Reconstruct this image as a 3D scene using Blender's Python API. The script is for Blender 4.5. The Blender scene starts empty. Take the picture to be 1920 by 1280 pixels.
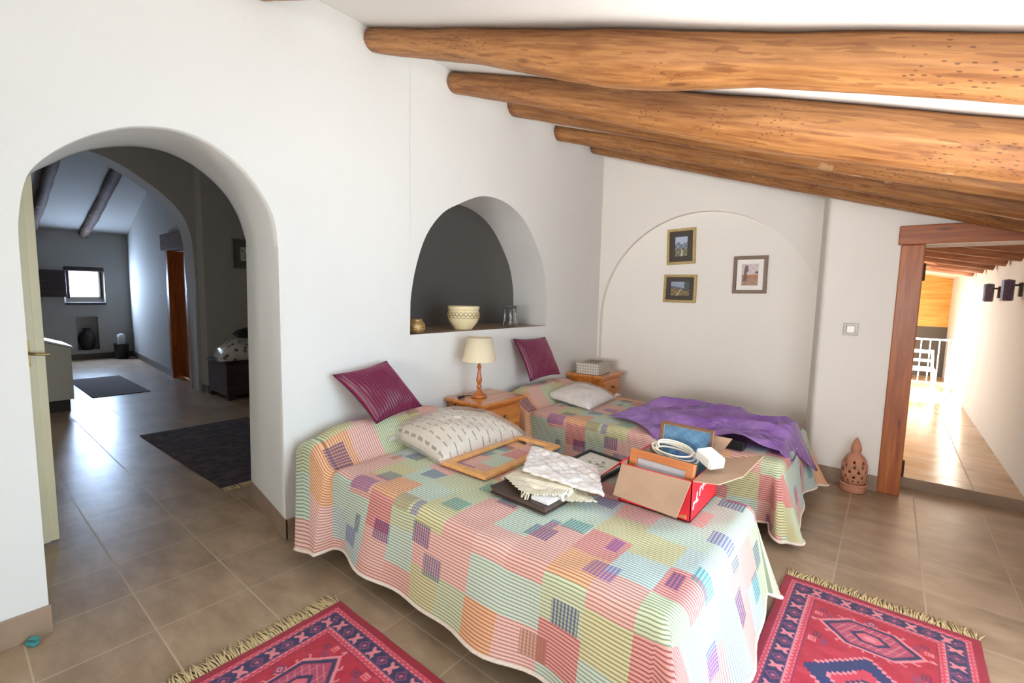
import bpy, bmesh, math, random
import numpy as np
from mathutils import Vector, Matrix
random.seed(7)
rng = np.random.RandomState(7)
C = bpy.context.scene.collection
SC = bpy.context.scene

# ---------------------------------------------------------------- camera, world, sun, exposure
cam_d = bpy.data.cameras.new('camera')
cam = bpy.data.objects.new('camera', cam_d); C.objects.link(cam)
cam_d.sensor_width = 36.0
cam_d.lens = 874.69 / 1920 * 36.0
cam_d.clip_start = 0.02
_r = Vector((0.776882, 0.629286, 0.021284)); _d = Vector((0.079263, -0.064208, -0.994784)); _f = Vector((-0.624637, 0.774517, -0.099761))
m = Matrix((( _r.x, -_d.x, -_f.x, 2.455), (_r.y, -_d.y, -_f.y, 0.0), (_r.z, -_d.z, -_f.z, 1.35), (0, 0, 0, 1)))
cam.matrix_world = m
SC.camera = cam

w = bpy.data.worlds.new('daylight'); SC.world = w; w.use_nodes = True
bg = w.node_tree.nodes['Background']
bg.inputs[0].default_value = (0.86, 0.93, 1.0, 1); bg.inputs[1].default_value = 4.4

sd = bpy.data.lights.new('sun', 'SUN'); sd.energy = 52.0; sd.angle = 0.02; sd.color = (1.0, 0.93, 0.80)
so = bpy.data.objects.new('sun', sd); C.objects.link(so)
so.rotation_euler = Vector((0.75, 0.30, -0.50)).to_track_quat('-Z', 'Y').to_euler()

def area(name, loc, direction, sx, sy, energy, color, spread=180):
    d = bpy.data.lights.new(name, 'AREA'); d.shape = 'RECTANGLE'; d.size = sx; d.size_y = sy
    d.energy = energy; d.color = color; d.spread = math.radians(spread)
    o = bpy.data.objects.new(name, d); C.objects.link(o); o.location = loc
    o.rotation_euler = Vector(direction).to_track_quat('-Z', 'Z').to_euler()
    return o
# daylight through the balcony door opening and far-room window, plus added fill lamps
area('skylight_balcony_door', (3.32, 1.55, 0.95), (-1, -0.34, -0.36), 2.1, 1.3, 21, (0.40, 0.74, 1.0), 110)
area('ceiling_uplight_fill', (3.32, 1.55, 0.75), (-0.55, 0.12, 1), 2.1, 1.2, 37, (1.0, 0.985, 0.955), 100)  # added uplight at the door opening, brightens the ceiling
area('back_wall_fill', (2.2, -3.18, 1.40), (-0.14, 1, 0.10), 1.6, 0.8, 18, (1.0, 0.98, 0.94), 50)  # added narrow fill behind the camera, brightens the back wall
area('old_room_fill', (-2.6, -1.77, 1.5), (-0.15, 1, -0.1), 0.9, 1.0, 22, (1.0, 0.96, 0.88))  # added unseen fill, lifts the dim room beyond the arch
area('daylight_far_window', (-9.02, 1.765, 1.375), (1, 0, -0.05), 0.36, 0.42, 66, (0.52, 0.70, 1.0))

vs = SC.view_settings
vs.view_transform = 'Standard'; vs.look = 'None'; vs.gamma = 1.0; vs.use_curve_mapping = False
vs.exposure = 0.0
cy = SC.cycles
cy.use_denoising = True
cy.max_bounces = 10; cy.diffuse_bounces = 6; cy.glossy_bounces = 4; cy.transmission_bounces = 6; cy.transparent_max_bounces = 12
cy.sample_clamp_indirect = 6.0
cy.caustics_reflective = False; cy.caustics_refractive = False

# ---------------------------------------------------------------- helpers: colours and materials
def lin(c):
    return tuple((x / 12.92 if x <= 0.04045 else ((x + 0.055) / 1.055) ** 2.4) for x in c)
def S(r, g, b):
    return lin((r / 255, g / 255, b / 255)) + (1.0,)

class NT:
    def __init__(s, name):
        s.m = bpy.data.materials.new(name); s.m.use_nodes = True
        s.t = s.m.node_tree; s.n = s.t.nodes; s.b = s.n['Principled BSDF']
    def new(s, typ, **kw):
        n = s.n.new(typ)
        for k, v in kw.items(): setattr(n, k, v)
        return n
    def put(s, sock, v):
        if hasattr(v, 'links') or isinstance(v, bpy.types.NodeSocket): s.t.links.new(v, sock)
        else: sock.default_value = v
    def math(s, op, a, b=0.0, c=None):
        n = s.new('ShaderNodeMath', operation=op); s.put(n.inputs[0], a); s.put(n.inputs[1], b)
        if c is not None: s.put(n.inputs[2], c)
        return n.outputs[0]
    def mix(s, f, a, b, mode='MIX'):
        n = s.new('ShaderNodeMix', data_type='RGBA', blend_type=mode)
        s.put(n.inputs[0], f); s.put(n.inputs[6], a); s.put(n.inputs[7], b)
        return n.outputs[2]
    def noise(s, vec, scale, detail=3.0, rough=0.55):
        n = s.new('ShaderNodeTexNoise'); s.put(n.inputs['Vector'], vec)
        n.inputs['Scale'].default_value = scale; n.inputs['Detail'].default_value = detail; n.inputs['Roughness'].default_value = rough
        return n.outputs[0]
    def ramp(s, f, stops, interp='LINEAR'):
        n = s.new('ShaderNodeValToRGB'); n.color_ramp.interpolation = interp
        e = n.color_ramp.elements
        while len(e) < len(stops): e.new(0.5)
        for i, (p, c) in enumerate(stops): e[i].position = p; e[i].color = c
        s.put(n.inputs[0], f); return n.outputs[0]
    def coord(s, which='Object'):
        return s.new('ShaderNodeTexCoord').outputs[which]
    def mapping(s, vec, scale=(1, 1, 1), rot=(0, 0, 0)):
        n = s.new('ShaderNodeMapping'); s.put(n.inputs[0], vec)
        n.inputs['Scale'].default_value = scale; n.inputs['Rotation'].default_value = rot
        return n.outputs[0]
    def xyz(s, vec):
        n = s.new('ShaderNodeSeparateXYZ'); s.put(n.inputs[0], vec); return n.outputs
    def comb(s, x, y, z=0.0):
        n = s.new('ShaderNodeCombineXYZ'); s.put(n.inputs[0], x); s.put(n.inputs[1], y); s.put(n.inputs[2], z); return n.outputs[0]
    def white(s, vec):
        n = s.new('ShaderNodeTexWhiteNoise', noise_dimensions='3D'); s.put(n.inputs['Vector'], vec); return n.outputs
    def bump(s, h, strength=0.3, dist=0.01):
        n = s.new('ShaderNodeBump'); n.inputs['Strength'].default_value = strength; n.inputs['Distance'].default_value = dist
        s.put(n.inputs['Height'], h); s.t.links.new(n.outputs[0], s.b.inputs['Normal'])
    def base(s, c): s.put(s.b.inputs['Base Color'], c)
    def set(s, **kw):
        for k, v in kw.items(): s.b.inputs[k.replace('_', ' ')].default_value = v
        return s

def plain(name, col, rough=0.6, metal=0.0, var=0.08, scale=30, bump=0.0, bscale=80, bdist=0.002, **kw):
    t = NT(name); o = t.coord()
    n = t.noise(o, scale, 4)
    dark = tuple(c * (1 - var) for c in col[:3]) + (1,); lite = tuple(min(1, c * (1 + var)) for c in col[:3]) + (1,)
    t.base(t.ramp(n, [(0.3, dark), (0.7, lite)]))
    t.set(Roughness=rough, Metallic=metal)
    if bump: t.bump(t.noise(o, bscale, 4), bump, bdist)
    for k, v in kw.items(): t.b.inputs[k].default_value = v
    return t.m

def wood(name, c1, c2, rough=0.4, grain=(2, 30, 30), knots=False, holes=0.0, bump=0.15, coat=0.0, coordsys='Object', tilt=0.0):
    t = NT(name); o = t.coord(coordsys)
    if tilt: o = t.mapping(o, (1, 1, 1), (0, tilt, 0))
    g = t.mapping(o, grain)
    n = t.noise(g, 1.6, 6, 0.6)
    n2 = t.noise(t.mapping(o, tuple(x * 0.35 for x in grain)), 1.0, 3)
    f = t.math('ADD', t.math('MULTIPLY', n, 0.65), t.math('MULTIPLY', n2, 0.35))
    col = t.ramp(f, [(0.36, c1), (0.50, tuple((a + b) / 2 for a, b in zip(c1, c2))), (0.62, c2)])
    h = f
    if holes:
        v = t.new('ShaderNodeTexVoronoi'); t.put(v.inputs['Vector'], t.mapping(o, (34, 95, 95))); v.inputs['Scale'].default_value = 1.0
        zone = t.math('GREATER_THAN', t.noise(o, 2.3, 2), holes)
        hole = t.math('MULTIPLY', t.math('LESS_THAN', v.outputs['Distance'], 0.22), zone)
        col = t.mix(t.math('MULTIPLY', hole, 0.72), col, S(70, 38, 14))
        h = t.math('SUBTRACT', f, t.math('MULTIPLY', hole, 0.8))
        fl = t.math('GREATER_THAN', t.noise(t.mapping(o, (7, 60, 60)), 1.0, 2, .4), .62)
        col = t.mix(t.math('MULTIPLY', fl, 0.45), col, S(104, 58, 24))
        pale = t.math('GREATER_THAN', t.noise(o, 3.1, 5), 0.66)
        col = t.mix(t.math('MULTIPLY', pale, 0.3), col, S(222, 190, 150))
    if knots:
        v = t.new('ShaderNodeTexVoronoi'); t.put(v.inputs['Vector'], t.mapping(o, (2.4, 9, 9) if grain[0] < grain[2] else (9, 9, 2.4))); v.inputs['Scale'].default_value = 1.0
        k = t.ramp(v.outputs['Distance'], [(0.06, (1, 1, 1, 1)), (0.13, (0, 0, 0, 1))])
        col = t.mix(t.math('MULTIPLY', k, 0.6), col, S(74, 36, 14))
    t.base(col); t.set(Roughness=rough)
    if coat: t.b.inputs['Coat Weight'].default_value = coat; t.b.inputs['Coat Roughness'].default_value = 0.2
    t.bump(h, bump, 0.006)
    return t.m

def attr_mat(name, rough=0.7, attr='Col', bump=0.0, bscale=300, sheen=0.0, coat=0.0):
    t = NT(name); a = t.new('ShaderNodeAttribute', attribute_name=attr)
    n = t.noise(t.coord(), 60, 4)
    c = t.mix(1.0, a.outputs['Color'], t.ramp(n, [(0.3, (0.86, 0.86, 0.86, 1)), (0.7, (1, 1, 1, 1))]), 'MULTIPLY')
    t.base(c); t.set(Roughness=rough)
    if bump: t.bump(t.noise(t.coord(), bscale, 2), bump, 0.003)
    if sheen: t.b.inputs['Sheen Weight'].default_value = sheen
    if coat: t.b.inputs['Coat Weight'].default_value = coat
    return t.m

# ---------------------------------------------------------------- helpers: objects
def tag(o, label, cat, group=None, kind=None):
    o['label'] = label; o['category'] = cat
    if group: o['group'] = group
    if kind: o['kind'] = kind
    return o
def thing(name, label, cat, loc=(0, 0, 0), rot=(0, 0, 0), group=None):
    o = bpy.data.objects.new(name, None); C.objects.link(o); o.empty_display_size = 0.1
    o.location = loc; o.rotation_euler = rot
    return tag(o, label, cat, group)
def obj(name, bm, mat, parent=None, smooth=False, label=None):
    me = bpy.data.meshes.new(name)
    if isinstance(bm, bmesh.types.BMesh):
        bmesh.ops.recalc_face_normals(bm, faces=bm.faces)
        bm.to_mesh(me); bm.free()
    else:
        me.from_pydata([tuple(v) for v in bm[0]], [], bm[1]); me.update()
    me.materials.append(mat)
    if smooth:
        for p in me.polygons: p.use_smooth = True
    o = bpy.data.objects.new(name, me); C.objects.link(o)
    if parent: o.parent = parent
    if label: o['label'] = label
    return o
def struct(name, bm, mat, smooth=False, parent=None):
    o = obj(name, bm, mat, parent, smooth)
    if not parent: o['kind'] = 'structure'
    return o
def BM(): return bmesh.new()
def bx(bm, lo, hi, bev=0.0, seg=2, M=None):
    lo = Vector(lo); hi = Vector(hi); s = hi - lo; c = (hi + lo) / 2
    r = bmesh.ops.create_cube(bm, size=1.0, matrix=Matrix.Translation(c) @ Matrix.Diagonal((s.x, s.y, s.z, 1)))
    vs_ = r['verts']
    if bev > 0:
        es = list({e for v in vs_ for e in v.link_edges})
        rr = bmesh.ops.bevel(bm, geom=es, offset=bev, segments=seg, affect='EDGES', profile=0.5)
        vs_ = list({v for f in rr['faces'] for v in f.verts} | {v for v in vs_ if v.is_valid})
    if M is not None: bmesh.ops.transform(bm, matrix=M, verts=vs_)
    return vs_
def box(lo, hi, bev=0.0, seg=2):
    b = BM(); bx(b, lo, hi, bev, seg); return b
def quadprism(bm, pts, nrm):
    """slab: polygon pts extruded by vector nrm"""
    n = Vector(nrm); a = [bm.verts.new(Vector(p)) for p in pts]; b = [bm.verts.new(Vector(p) + n) for p in pts]
    bm.faces.new(a[::-1]); bm.faces.new(b); k = len(pts)
    for i in range(k): bm.faces.new((a[i], a[(i + 1) % k], b[(i + 1) % k], b[i]))
def lathe(bm, prof, n=32, c=(0, 0, 0), cap=True):
    rings = []
    for r, z in prof:
        rings.append([bm.verts.new((c[0] + r * math.cos(2 * math.pi * i / n), c[1] + r * math.sin(2 * math.pi * i / n), c[2] + z)) for i in range(n)])
    for a, b in zip(rings, rings[1:]):
        for i in range(n):
            bm.faces.new((a[i], a[(i + 1) % n], b[(i + 1) % n], b[i]))
    if cap:
        bm.faces.new(rings[0][::-1]); bm.faces.new(rings[-1])
    return rings
def tube(bm, pts, rad, n=10, closed=False, cap=True):
    pts = [Vector(p) for p in pts]; k = len(pts); rings = []
    rr = rad if hasattr(rad, '__len__') else [rad] * k
    up = Vector((0, 0, 1)); prev = None
    for i, p in enumerate(pts):
        a = pts[(i - 1) % k] if (closed or i > 0) else p; b = pts[(i + 1) % k] if (closed or i < k - 1) else p
        t = (b - a).normalized()
        if prev is None:
            u = t.cross(up) if abs(t.dot(up)) < 0.95 else t.cross(Vector((1, 0, 0)))
        else:
            u = prev - t * prev.dot(t)
        u.normalize(); v = t.cross(u); prev = u
        rings.append([bm.verts.new(p + (u * math.cos(2 * math.pi * j / n) + v * math.sin(2 * math.pi * j / n)) * rr[i]) for j in range(n)])
    rng_ = range(k) if closed else range(k - 1)
    for i in rng_:
        a = rings[i]; b = rings[(i + 1) % k]
        for j in range(n): bm.faces.new((a[j], a[(j + 1) % n], b[(j + 1) % n], b[j]))
    if cap and not closed: bm.faces.new(rings[0][::-1]); bm.faces.new(rings[-1])
    return rings
def grid_mesh(fn, nu, nv):
    """fn(u,v)->xyz for u,v in 0..1; returns verts, faces, uv list"""
    V = []; F = []; UV = []
    for j in range(nv + 1):
        for i in range(nu + 1):
            V.append(fn(i / nu, j / nv)); UV.append((i / nu, j / nv))
    for j in range(nv):
        for i in range(nu):
            a = j * (nu + 1) + i; F.append((a, a + 1, a + nu + 2, a + nu + 1))
    return V, F, UV
def set_uv(o, UV):
    me = o.data; l = me.uv_layers.new(name='UVMap')
    for lp in me.loops: l.data[lp.index].uv = UV[lp.vertex_index]
def set_col(o, cols):
    a = o.data.color_attributes.new('Col', 'FLOAT_COLOR', 'POINT')
    flat = np.ones((len(o.data.vertices), 4), dtype=np.float32); flat[:, :3] = np.asarray(cols).reshape(-1, 3)
    a.data.foreach_set('color', flat.ravel())
def solid(o, th, offset=0):
    md = o.modifiers.new('thick', 'SOLIDIFY'); md.thickness = th; md.offset = offset; return o
def subd(o, n=1):
    md = o.modifiers.new('sub', 'SUBSURF'); md.levels = n; md.render_levels = n; return o
def copy_tree(o, parent=None):
    c = o.copy(); C.objects.link(c); c.parent = parent
    for ch in list(o.children): copy_tree(ch, c)
    return c
def sn(x, y, s=0):
    """cheap smooth pseudo-noise"""
    return (math.sin(x * 1.7 + s) * math.cos(y * 2.3 - s * 1.3) + 0.5 * math.sin(x * 3.9 - y * 3.1 + s * 2.1) + 0.3 * math.sin(x * 7.3 + y * 6.1 + s * 3.3)) / 1.8
def pad(corners, thick, n=26, pinch=0.06, lump=0.0, seed=0, under=0.35, corner_ears=0.0):
    """stuffed cushion from four corner points (a,b,c,d round the outline); front and back joined at the seam"""
    A, B, Cc, D = [Vector(p) for p in corners]
    nrm = (B - A).cross(D - A).normalized()
    V = []; F = []; UV = []
    def base(u, v):
        uu = u - 0.5; vv = v - 0.5
        u2 = 0.5 + uu * (1 - pinch * (1 - (2 * vv) ** 2) * 0 - pinch * (1 - abs(2 * vv) ** 2)); v2 = 0.5 + vv * (1 - pinch * (1 - abs(2 * uu) ** 2))
        return A * (1 - u2) * (1 - v2) + B * u2 * (1 - v2) + Cc * u2 * v2 + D * (1 - u2) * v2
    idx = {}
    for side in (1, -1):
        for j in range(n + 1):
            for i in range(n + 1):
                u = i / n; v = j / n
                edge = i in (0, n) or j in (0, n)
                if side == -1 and edge: idx[(side, i, j)] = idx[(1, i, j)]; continue
                h = ((1 - (2 * u - 1) ** 2) * (1 - (2 * v - 1) ** 2)) ** 0.42
                h *= thick * (1.0 if side == 1 else under)
                h += lump * sn(u * 5, v * 5, seed) * (0 if edge else 1) * (1 if side == 1 else 0.3) * min(1, 6 * min(u, v, 1 - u, 1 - v))
                V.append(base(u, v) + nrm * h * side); UV.append((u, v)); idx[(side, i, j)] = len(V) - 1
    for side in (1, -1):
        for j in range(n):
            for i in range(n):
                q = [idx[(side, i, j)], idx[(side, i + 1, j)], idx[(side, i + 1, j + 1)], idx[(side, i, j + 1)]]
                F.append(tuple(q if side == 1 else q[::-1]))
    return V, F, UV
def pad_obj(name, mat, parent, *a, **k):
    V, F, UV = pad(*a, **k); o = obj(name, (V, F), mat, parent, True); set_uv(o, UV); return o

# ---------------------------------------------------------------- materials
def plaster(name, col, b=0.25):
    t = NT(name); o = t.coord('Object')
    n = t.noise(o, 1.3, 5)
    t.base(t.ramp(n, [(0.3, tuple(x * 0.965 for x in col[:3]) + (1,)), (0.7, col)]))
    t.set(Roughness=0.85); t.b.inputs['Specular IOR Level'].default_value = 0.2
    t.bump(t.math('ADD', t.noise(o, 5, 4), t.math('MULTIPLY', t.noise(o, 60, 3), 0.15)), b, 0.02)
    return t.m
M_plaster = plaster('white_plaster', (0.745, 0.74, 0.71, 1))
M_plaster_lightened = plaster('lightened_warm_plaster', (0.84, 0.80, 0.745, 1))  # same paint as wall A, lightened in colour to even out the lighting
M_ceil = plaster('ceiling_plaster', (0.84, 0.83, 0.80, 1))
M_dark_void = plaster('painted_dark_void', S(96, 93, 90))  # dark colour stands for unlit space behind the niche and at the hall end
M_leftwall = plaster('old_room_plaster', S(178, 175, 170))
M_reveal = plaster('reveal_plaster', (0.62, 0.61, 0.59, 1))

def tile_mat(name, c1, c2, grout, pitch=0.341, ox=-0.045, oy=0.4725, rough=0.32):
    t = NT(name); o = t.coord('Object'); x, y, z = t.xyz(o)
    px_ = t.math('DIVIDE', t.math('SUBTRACT', x, ox), pitch); py_ = t.math('DIVIDE', t.math('SUBTRACT', y, oy), pitch)
    fx = t.math('ABSOLUTE', t.math('SUBTRACT', t.math('FRACT', px_), 0.5)); fy = t.math('ABSOLUTE', t.math('SUBTRACT', t.math('FRACT', py_), 0.5))
    g = t.math('GREATER_THAN', t.math('MAXIMUM', fx, fy), 0.4915)
    cell = t.white(t.comb(t.math('FLOOR', px_), t.math('FLOOR', py_)))
    n = t.noise(t.mapping(o, (2.2, 4.5, 1)), 1.6, 6, 0.62)
    f = t.math('ADD', t.math('MULTIPLY', n, 0.85), t.math('MULTIPLY', cell[0], 0.15))
    col = t.ramp(f, [(0.34, c1), (0.68, c2)])
    t.base(t.mix(g, col, grout))
    t.put(t.b.inputs['Roughness'], t.math('ADD', t.math('MULTIPLY', n, 0.18), t.math('ADD', t.math('MULTIPLY', g, 0.35), rough - 0.09)))
    t.bump(t.math('SUBTRACT', t.math('MULTIPLY', n, 0.15), g), 0.25, 0.004)
    return t.m
M_tile = tile_mat('brown_floor_tile', S(146, 122, 98), S(182, 157, 131), S(190, 169, 145))
M_tile_hall = tile_mat('hall_floor_tile', S(160, 122, 84), S(198, 162, 122), S(176, 146, 112), 0.45, 0.3, 0.1, 0.2)
M_base = plain('baseboard_tile', S(150, 127, 106), 0.4, var=0.14, scale=6)
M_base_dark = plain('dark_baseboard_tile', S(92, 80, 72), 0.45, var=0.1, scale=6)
M_beam = wood('varnished_log', S(122, 72, 32), S(174, 122, 70), 0.55, (2.2, 34, 34), True, 0.54, 0.5, 0.06, tilt=-0.3142)
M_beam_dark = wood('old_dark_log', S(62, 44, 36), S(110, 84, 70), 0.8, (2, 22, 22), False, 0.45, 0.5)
M_door = wood('stained_door_wood', S(138, 66, 22), S(184, 106, 50), 0.45, (26, 26, 1.6), True, 0, 0.12, 0.05)
M_lintel = wood('stained_lintel_wood', S(134, 64, 22), S(176, 100, 48), 0.45, (1.6, 26, 26), True, 0, 0.12, 0.05)
M_night = wood('varnished_pine', S(176, 96, 34), S(214, 138, 64), 0.22, (16, 2.2, 16), False, 0, 0.05, 0.4)
M_lampwood = wood('turned_pine', S(150, 78, 28), S(188, 108, 48), 0.3, (18, 18, 2.5), False, 0, 0.05, 0.3)
M_cream = plain('cream_paint', S(228, 216, 178), 0.45, var=0.03, scale=4)
M_black = plain('black_plastic', S(28, 28, 30), 0.4)
M_whiteplastic = plain('white_plastic', S(240, 238, 230), 0.35, var=0.02)
M_chrome = plain('brushed_steel', S(142, 136, 128), 0.4, 0.4, var=0.05)
M_brass = plain('worn_brass', S(150, 125, 70), 0.4, 0.8)
M_iron = plain('dark_iron', S(60, 46, 40), 0.6, 0.4)

# ---- the patchwork bedspread
def bedspread_mat():
    t = NT('striped_patchwork'); x, y, z = t.xyz(t.coord('UV'))
    W, H = 0.160, 0.165
    cu = t.math('DIVIDE', x, W); ci = t.math('FLOOR', cu)
    ro = t.math('MULTIPLY', t.math('FLOOR', t.math('MULTIPLY', t.white(t.comb(ci, 3.0, 1.0))[0], 3.0)), .333)
    cv = t.math('ADD', t.math('DIVIDE', y, H), ro); cj = t.math('FLOOR', cv)
    rnd = t.white(t.comb(ci, cj, 7.3))[0]
    base = t.ramp(rnd, [(0.0, S(222, 154, 144)), (0.18, S(186, 206, 188)), (0.36, S(198, 192, 134)), (0.50, S(226, 168, 158)),
                        (0.61, S(224, 150, 92)), (0.71, S(178, 200, 198)), (0.83, S(210, 108, 108)), (0.91, S(190, 200, 160))], 'CONSTANT')
    dark = t.ramp(rnd, [(0.0, S(104, 64, 66)), (0.18, S(58, 94, 88)), (0.36, S(80, 78, 44)), (0.50, S(116, 62, 72)),
                        (0.61, S(112, 60, 40)), (0.71, S(64, 88, 98)), (0.83, S(100, 28, 44)), (0.91, S(62, 86, 58))], 'CONSTANT')
    p = 0.0132
    tri = t.math('ABSOLUTE', t.math('SUBTRACT', t.math('FRACT', t.math('DIVIDE', y, p)), 0.5))
    st = t.math('LESS_THAN', tri, 0.19)
    cream = t.mix(0.30, base, S(240, 232, 212))
    col = t.mix(t.math('MULTIPLY', st, 0.80), cream, t.mix(0.25, dark, base))
    # small woven patches of crossing lines
    def overlay(col, W2, H2, pw, ph, seed, prob, du):
        a = t.math('ADD', t.math('DIVIDE', x, W2), du); ai = t.math('FLOOR', a)
        b = t.math('ADD', t.math('DIVIDE', y, H2), t.white(t.comb(ai, seed, 2.0))[0]); bj = t.math('FLOOR', b)
        r = t.white(t.comb(ai, bj, seed + 0.5)); rc = t.xyz(r[1])
        fu = t.math('SUBTRACT', t.math('FRACT', a), t.math('MULTIPLY', rc[0], 1 - pw)); fv = t.math('SUBTRACT', t.math('FRACT', b), t.math('MULTIPLY', rc[1], 1 - ph))
        inu = t.math('MULTIPLY', t.math('GREATER_THAN', fu, 0.0), t.math('LESS_THAN', fu, pw))
        inv = t.math('MULTIPLY', t.math('GREATER_THAN', fv, 0.0), t.math('LESS_THAN', fv, ph))
        ins = t.math('MULTIPLY', t.math('MULTIPLY', inu, inv), t.math('LESS_THAN', rc[2], prob))
        l1 = t.math('LESS_THAN', t.math('FRACT', t.math('DIVIDE', x, p)), 0.48)
        l2 = t.math('LESS_THAN', tri, 0.21)
        both = t.math('MULTIPLY', t.math('ADD', t.math('MULTIPLY', l1, 0.72), t.math('MULTIPLY', l2, 0.5)), 1.0)
        both = t.math('MINIMUM', both, 0.95)
        c2 = t.ramp(r[0], [(0.0, S(74, 80, 122)), (0.35, S(112, 92, 148)), (0.6, S(64, 128, 132)), (0.8, S(84, 100, 130)), (0.92, S(150, 120, 96))], 'CONSTANT')
        back = t.mix(0.22, base, c2)
        return t.mix(ins, col, t.mix(both, back, c2))
    col = overlay(col, 0.245, 0.215, 0.42, 0.42, 11.0, 0.62, 0.3)
    col = overlay(col, 0.36, 0.30, 0.12, 0.28, 23.0, 0.6, 0.75)
    t.base(col); t.set(Roughness=0.9); t.b.inputs['Specular IOR Level'].default_value = 0.15
    t.b.inputs['Sheen Weight'].default_value = 0.1
    t.bump(t.math('ADD', t.math('MULTIPLY', st, 0.5), t.noise(t.coord('UV'), 90, 3)), 0.35, 0.0025)
    return t.m
M_spread = bedspread_mat()
M_hem = plain('cream_hem', S(228, 214, 200), 0.9, var=0.1, scale=120)

# ---------------------------------------------------------------- the setting
ZC = lambda x: 2.86 - 0.325 * x          # ceiling height over the room
YB, YP, YT = 4.575, 4.18, 4.43            # back panel, pilaster face, threshold
XE = 3.27                                # east wall

b = BM()
bx(b, (-9.4, -3.5, -0.10), (XE + 0.3, YT, 0.0))
bx(b, (-9.4, YT, -0.10), (2.06, 5.2, 0.0))
struct('floor', b, M_tile)

def strip_wall(bm, ys, lo, hi, x, flip=False, axis='x'):
    """vertical wall strips between heights lo(y) and hi(y) in the plane x=const (or y=const)"""
    P = (lambda s, z: (x, s, z)) if axis == 'x' else (lambda s, z: (s, x, z))
    for a, c in zip(ys, ys[1:]):
        la, lc, ha, hc = lo(a), lo(c), hi(a), hi(c)
        if ha - la < 1e-4 and hc - lc < 1e-4: continue
        q = [bm.verts.new(P(a, la)), bm.verts.new(P(c, lc)), bm.verts.new(P(c, hc)), bm.verts.new(P(a, ha))]
        bm.faces.new(q if not flip else q[::-1])
def interp(pts):
    xs = [p[0] for p in pts]; zs = [p[1] for p in pts]
    return lambda y: float(np.interp(y, xs, zs))
def smooth_poly(pts, n=6):
    """Catmull-Rom through points"""
    P = [np.array(p, float) for p in pts]; out = []
    for i in range(len(P) - 1):
        p0 = P[max(i - 1, 0)]; p1 = P[i]; p2 = P[i + 1]; p3 = P[min(i + 2, len(P) - 1)]
        for k in range(n):
            s = k / n
            out.append(tuple(0.5 * ((2 * p1) + (-p0 + p2) * s + (2 * p0 - 5 * p1 + 4 * p2 - p3) * s * s + (-p0 + 3 * p1 - 3 * p2 + p3) * s ** 3)))
    out.append(tuple(P[-1])); return out

# wall A (west): arch opening and pointed niche
arch_f = [(.206, 1.50), (.212, 1.60), (.24, 1.737), (.30, 1.826), (.39, 1.907), (.49, 1.97), (.584, 2.008), (.705, 2.029), (.826, 2.010), (.958, 1.933), (1.05, 1.827), (1.11, 1.706), (1.125, 1.56)]
arch_b = [(.235, 1.52), (.25, 1.70), (.305, 1.84), (.40, 1.925), (.47, 1.98), (.55, 2.025), (.64, 2.06), (.74, 2.084), (.86, 2.083), (.99, 2.035), (1.12, 1.93), (1.20, 1.80), (1.245, 1.65)]
af = smooth_poly(arch_f, 5); ab = smooth_poly(arch_b, 5)
niche = [(1.968, 1.072), (1.972, 1.29), (2.018, 1.520), (2.108, 1.737), (2.251, 1.90), (2.415, 1.99), (2.56, 2.055), (2.66, 2.085), (2.80, 2.095), (2.95, 2.075), (3.10, 2.02), (3.226, 1.935), (3.35, 1.80), (3.47, 1.62), (3.53, 1.42), (3.542, 1.24), (3.540, 1.072)]
nf = smooth_poly(niche, 4)
b = BM()
yA0, yA1 = -3.2, YB
XB = -0.69
def col_ys(*ls):
    s = sorted({round(y, 5) for l in ls for y in l}); return s
top_f = lambda y: ZC(0) + 0.0
# front face
ys = col_ys([yA0, .206], []); strip_wall(b, ys, lambda y: 0, lambda y: ZC(0), 0)
ys = [p[0] for p in af]; zi = interp(af); strip_wall(b, ys, zi, lambda y: ZC(0), 0)
strip_wall(b, [1.125, 1.968], lambda y: 0, lambda y: ZC(0), 0)
npts = [p for p in nf]; nys = sorted({round(p[0], 5) for p in npts})
up = interp(sorted(npts, key=lambda p: p[0]))
strip_wall(b, nys, up, lambda y: ZC(0), 0)
strip_wall(b, [1.968, 3.542], lambda y: 0, lambda y: 1.072, 0)
strip_wall(b, [3.542, yA1], lambda y: 0, lambda y: ZC(0), 0)
# back face
strip_wall(b, [yA0, .235], lambda y: 0, lambda y: 3.2, XB, True)
ys = [p[0] for p in ab]; strip_wall(b, ys, interp(ab), lambda y: 3.2, XB, True)
strip_wall(b, [1.245, yA1], lambda y: 0, lambda y: 3.2, XB, True)
# top
b.faces.new([b.verts.new(p) for p in ((0, yA0, ZC(0)), (0, yA1, ZC(0)), (XB, yA1, 3.2), (XB, yA0, 3.2))])
# reveal of the arch, smooth-ish strip, with a softly rounded front arris
ff = [(.206, 0)] + af + [(1.125, 0.0)]; bb = [(.235, 0)] + ab + [(1.225, 0.0)]
NR = 8
rows = []
for k in range(NR + 1):
    s = k / NR
    rows.append([b.verts.new((XB * s, p[0] * (1 - s) + q[0] * s, p[1] * (1 - s) + q[1] * s)) for p, q in zip(ff, bb)])
for r0, r1 in zip(rows, rows[1:]):
    for i in range(len(r0) - 1):
        f = b.faces.new((r0[i], r0[i + 1], r1[i + 1], r1[i])); f.smooth = True
bmesh.ops.remove_doubles(b, verts=b.verts, dist=1e-4)
struct('wall_left', b, M_plaster)

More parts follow.
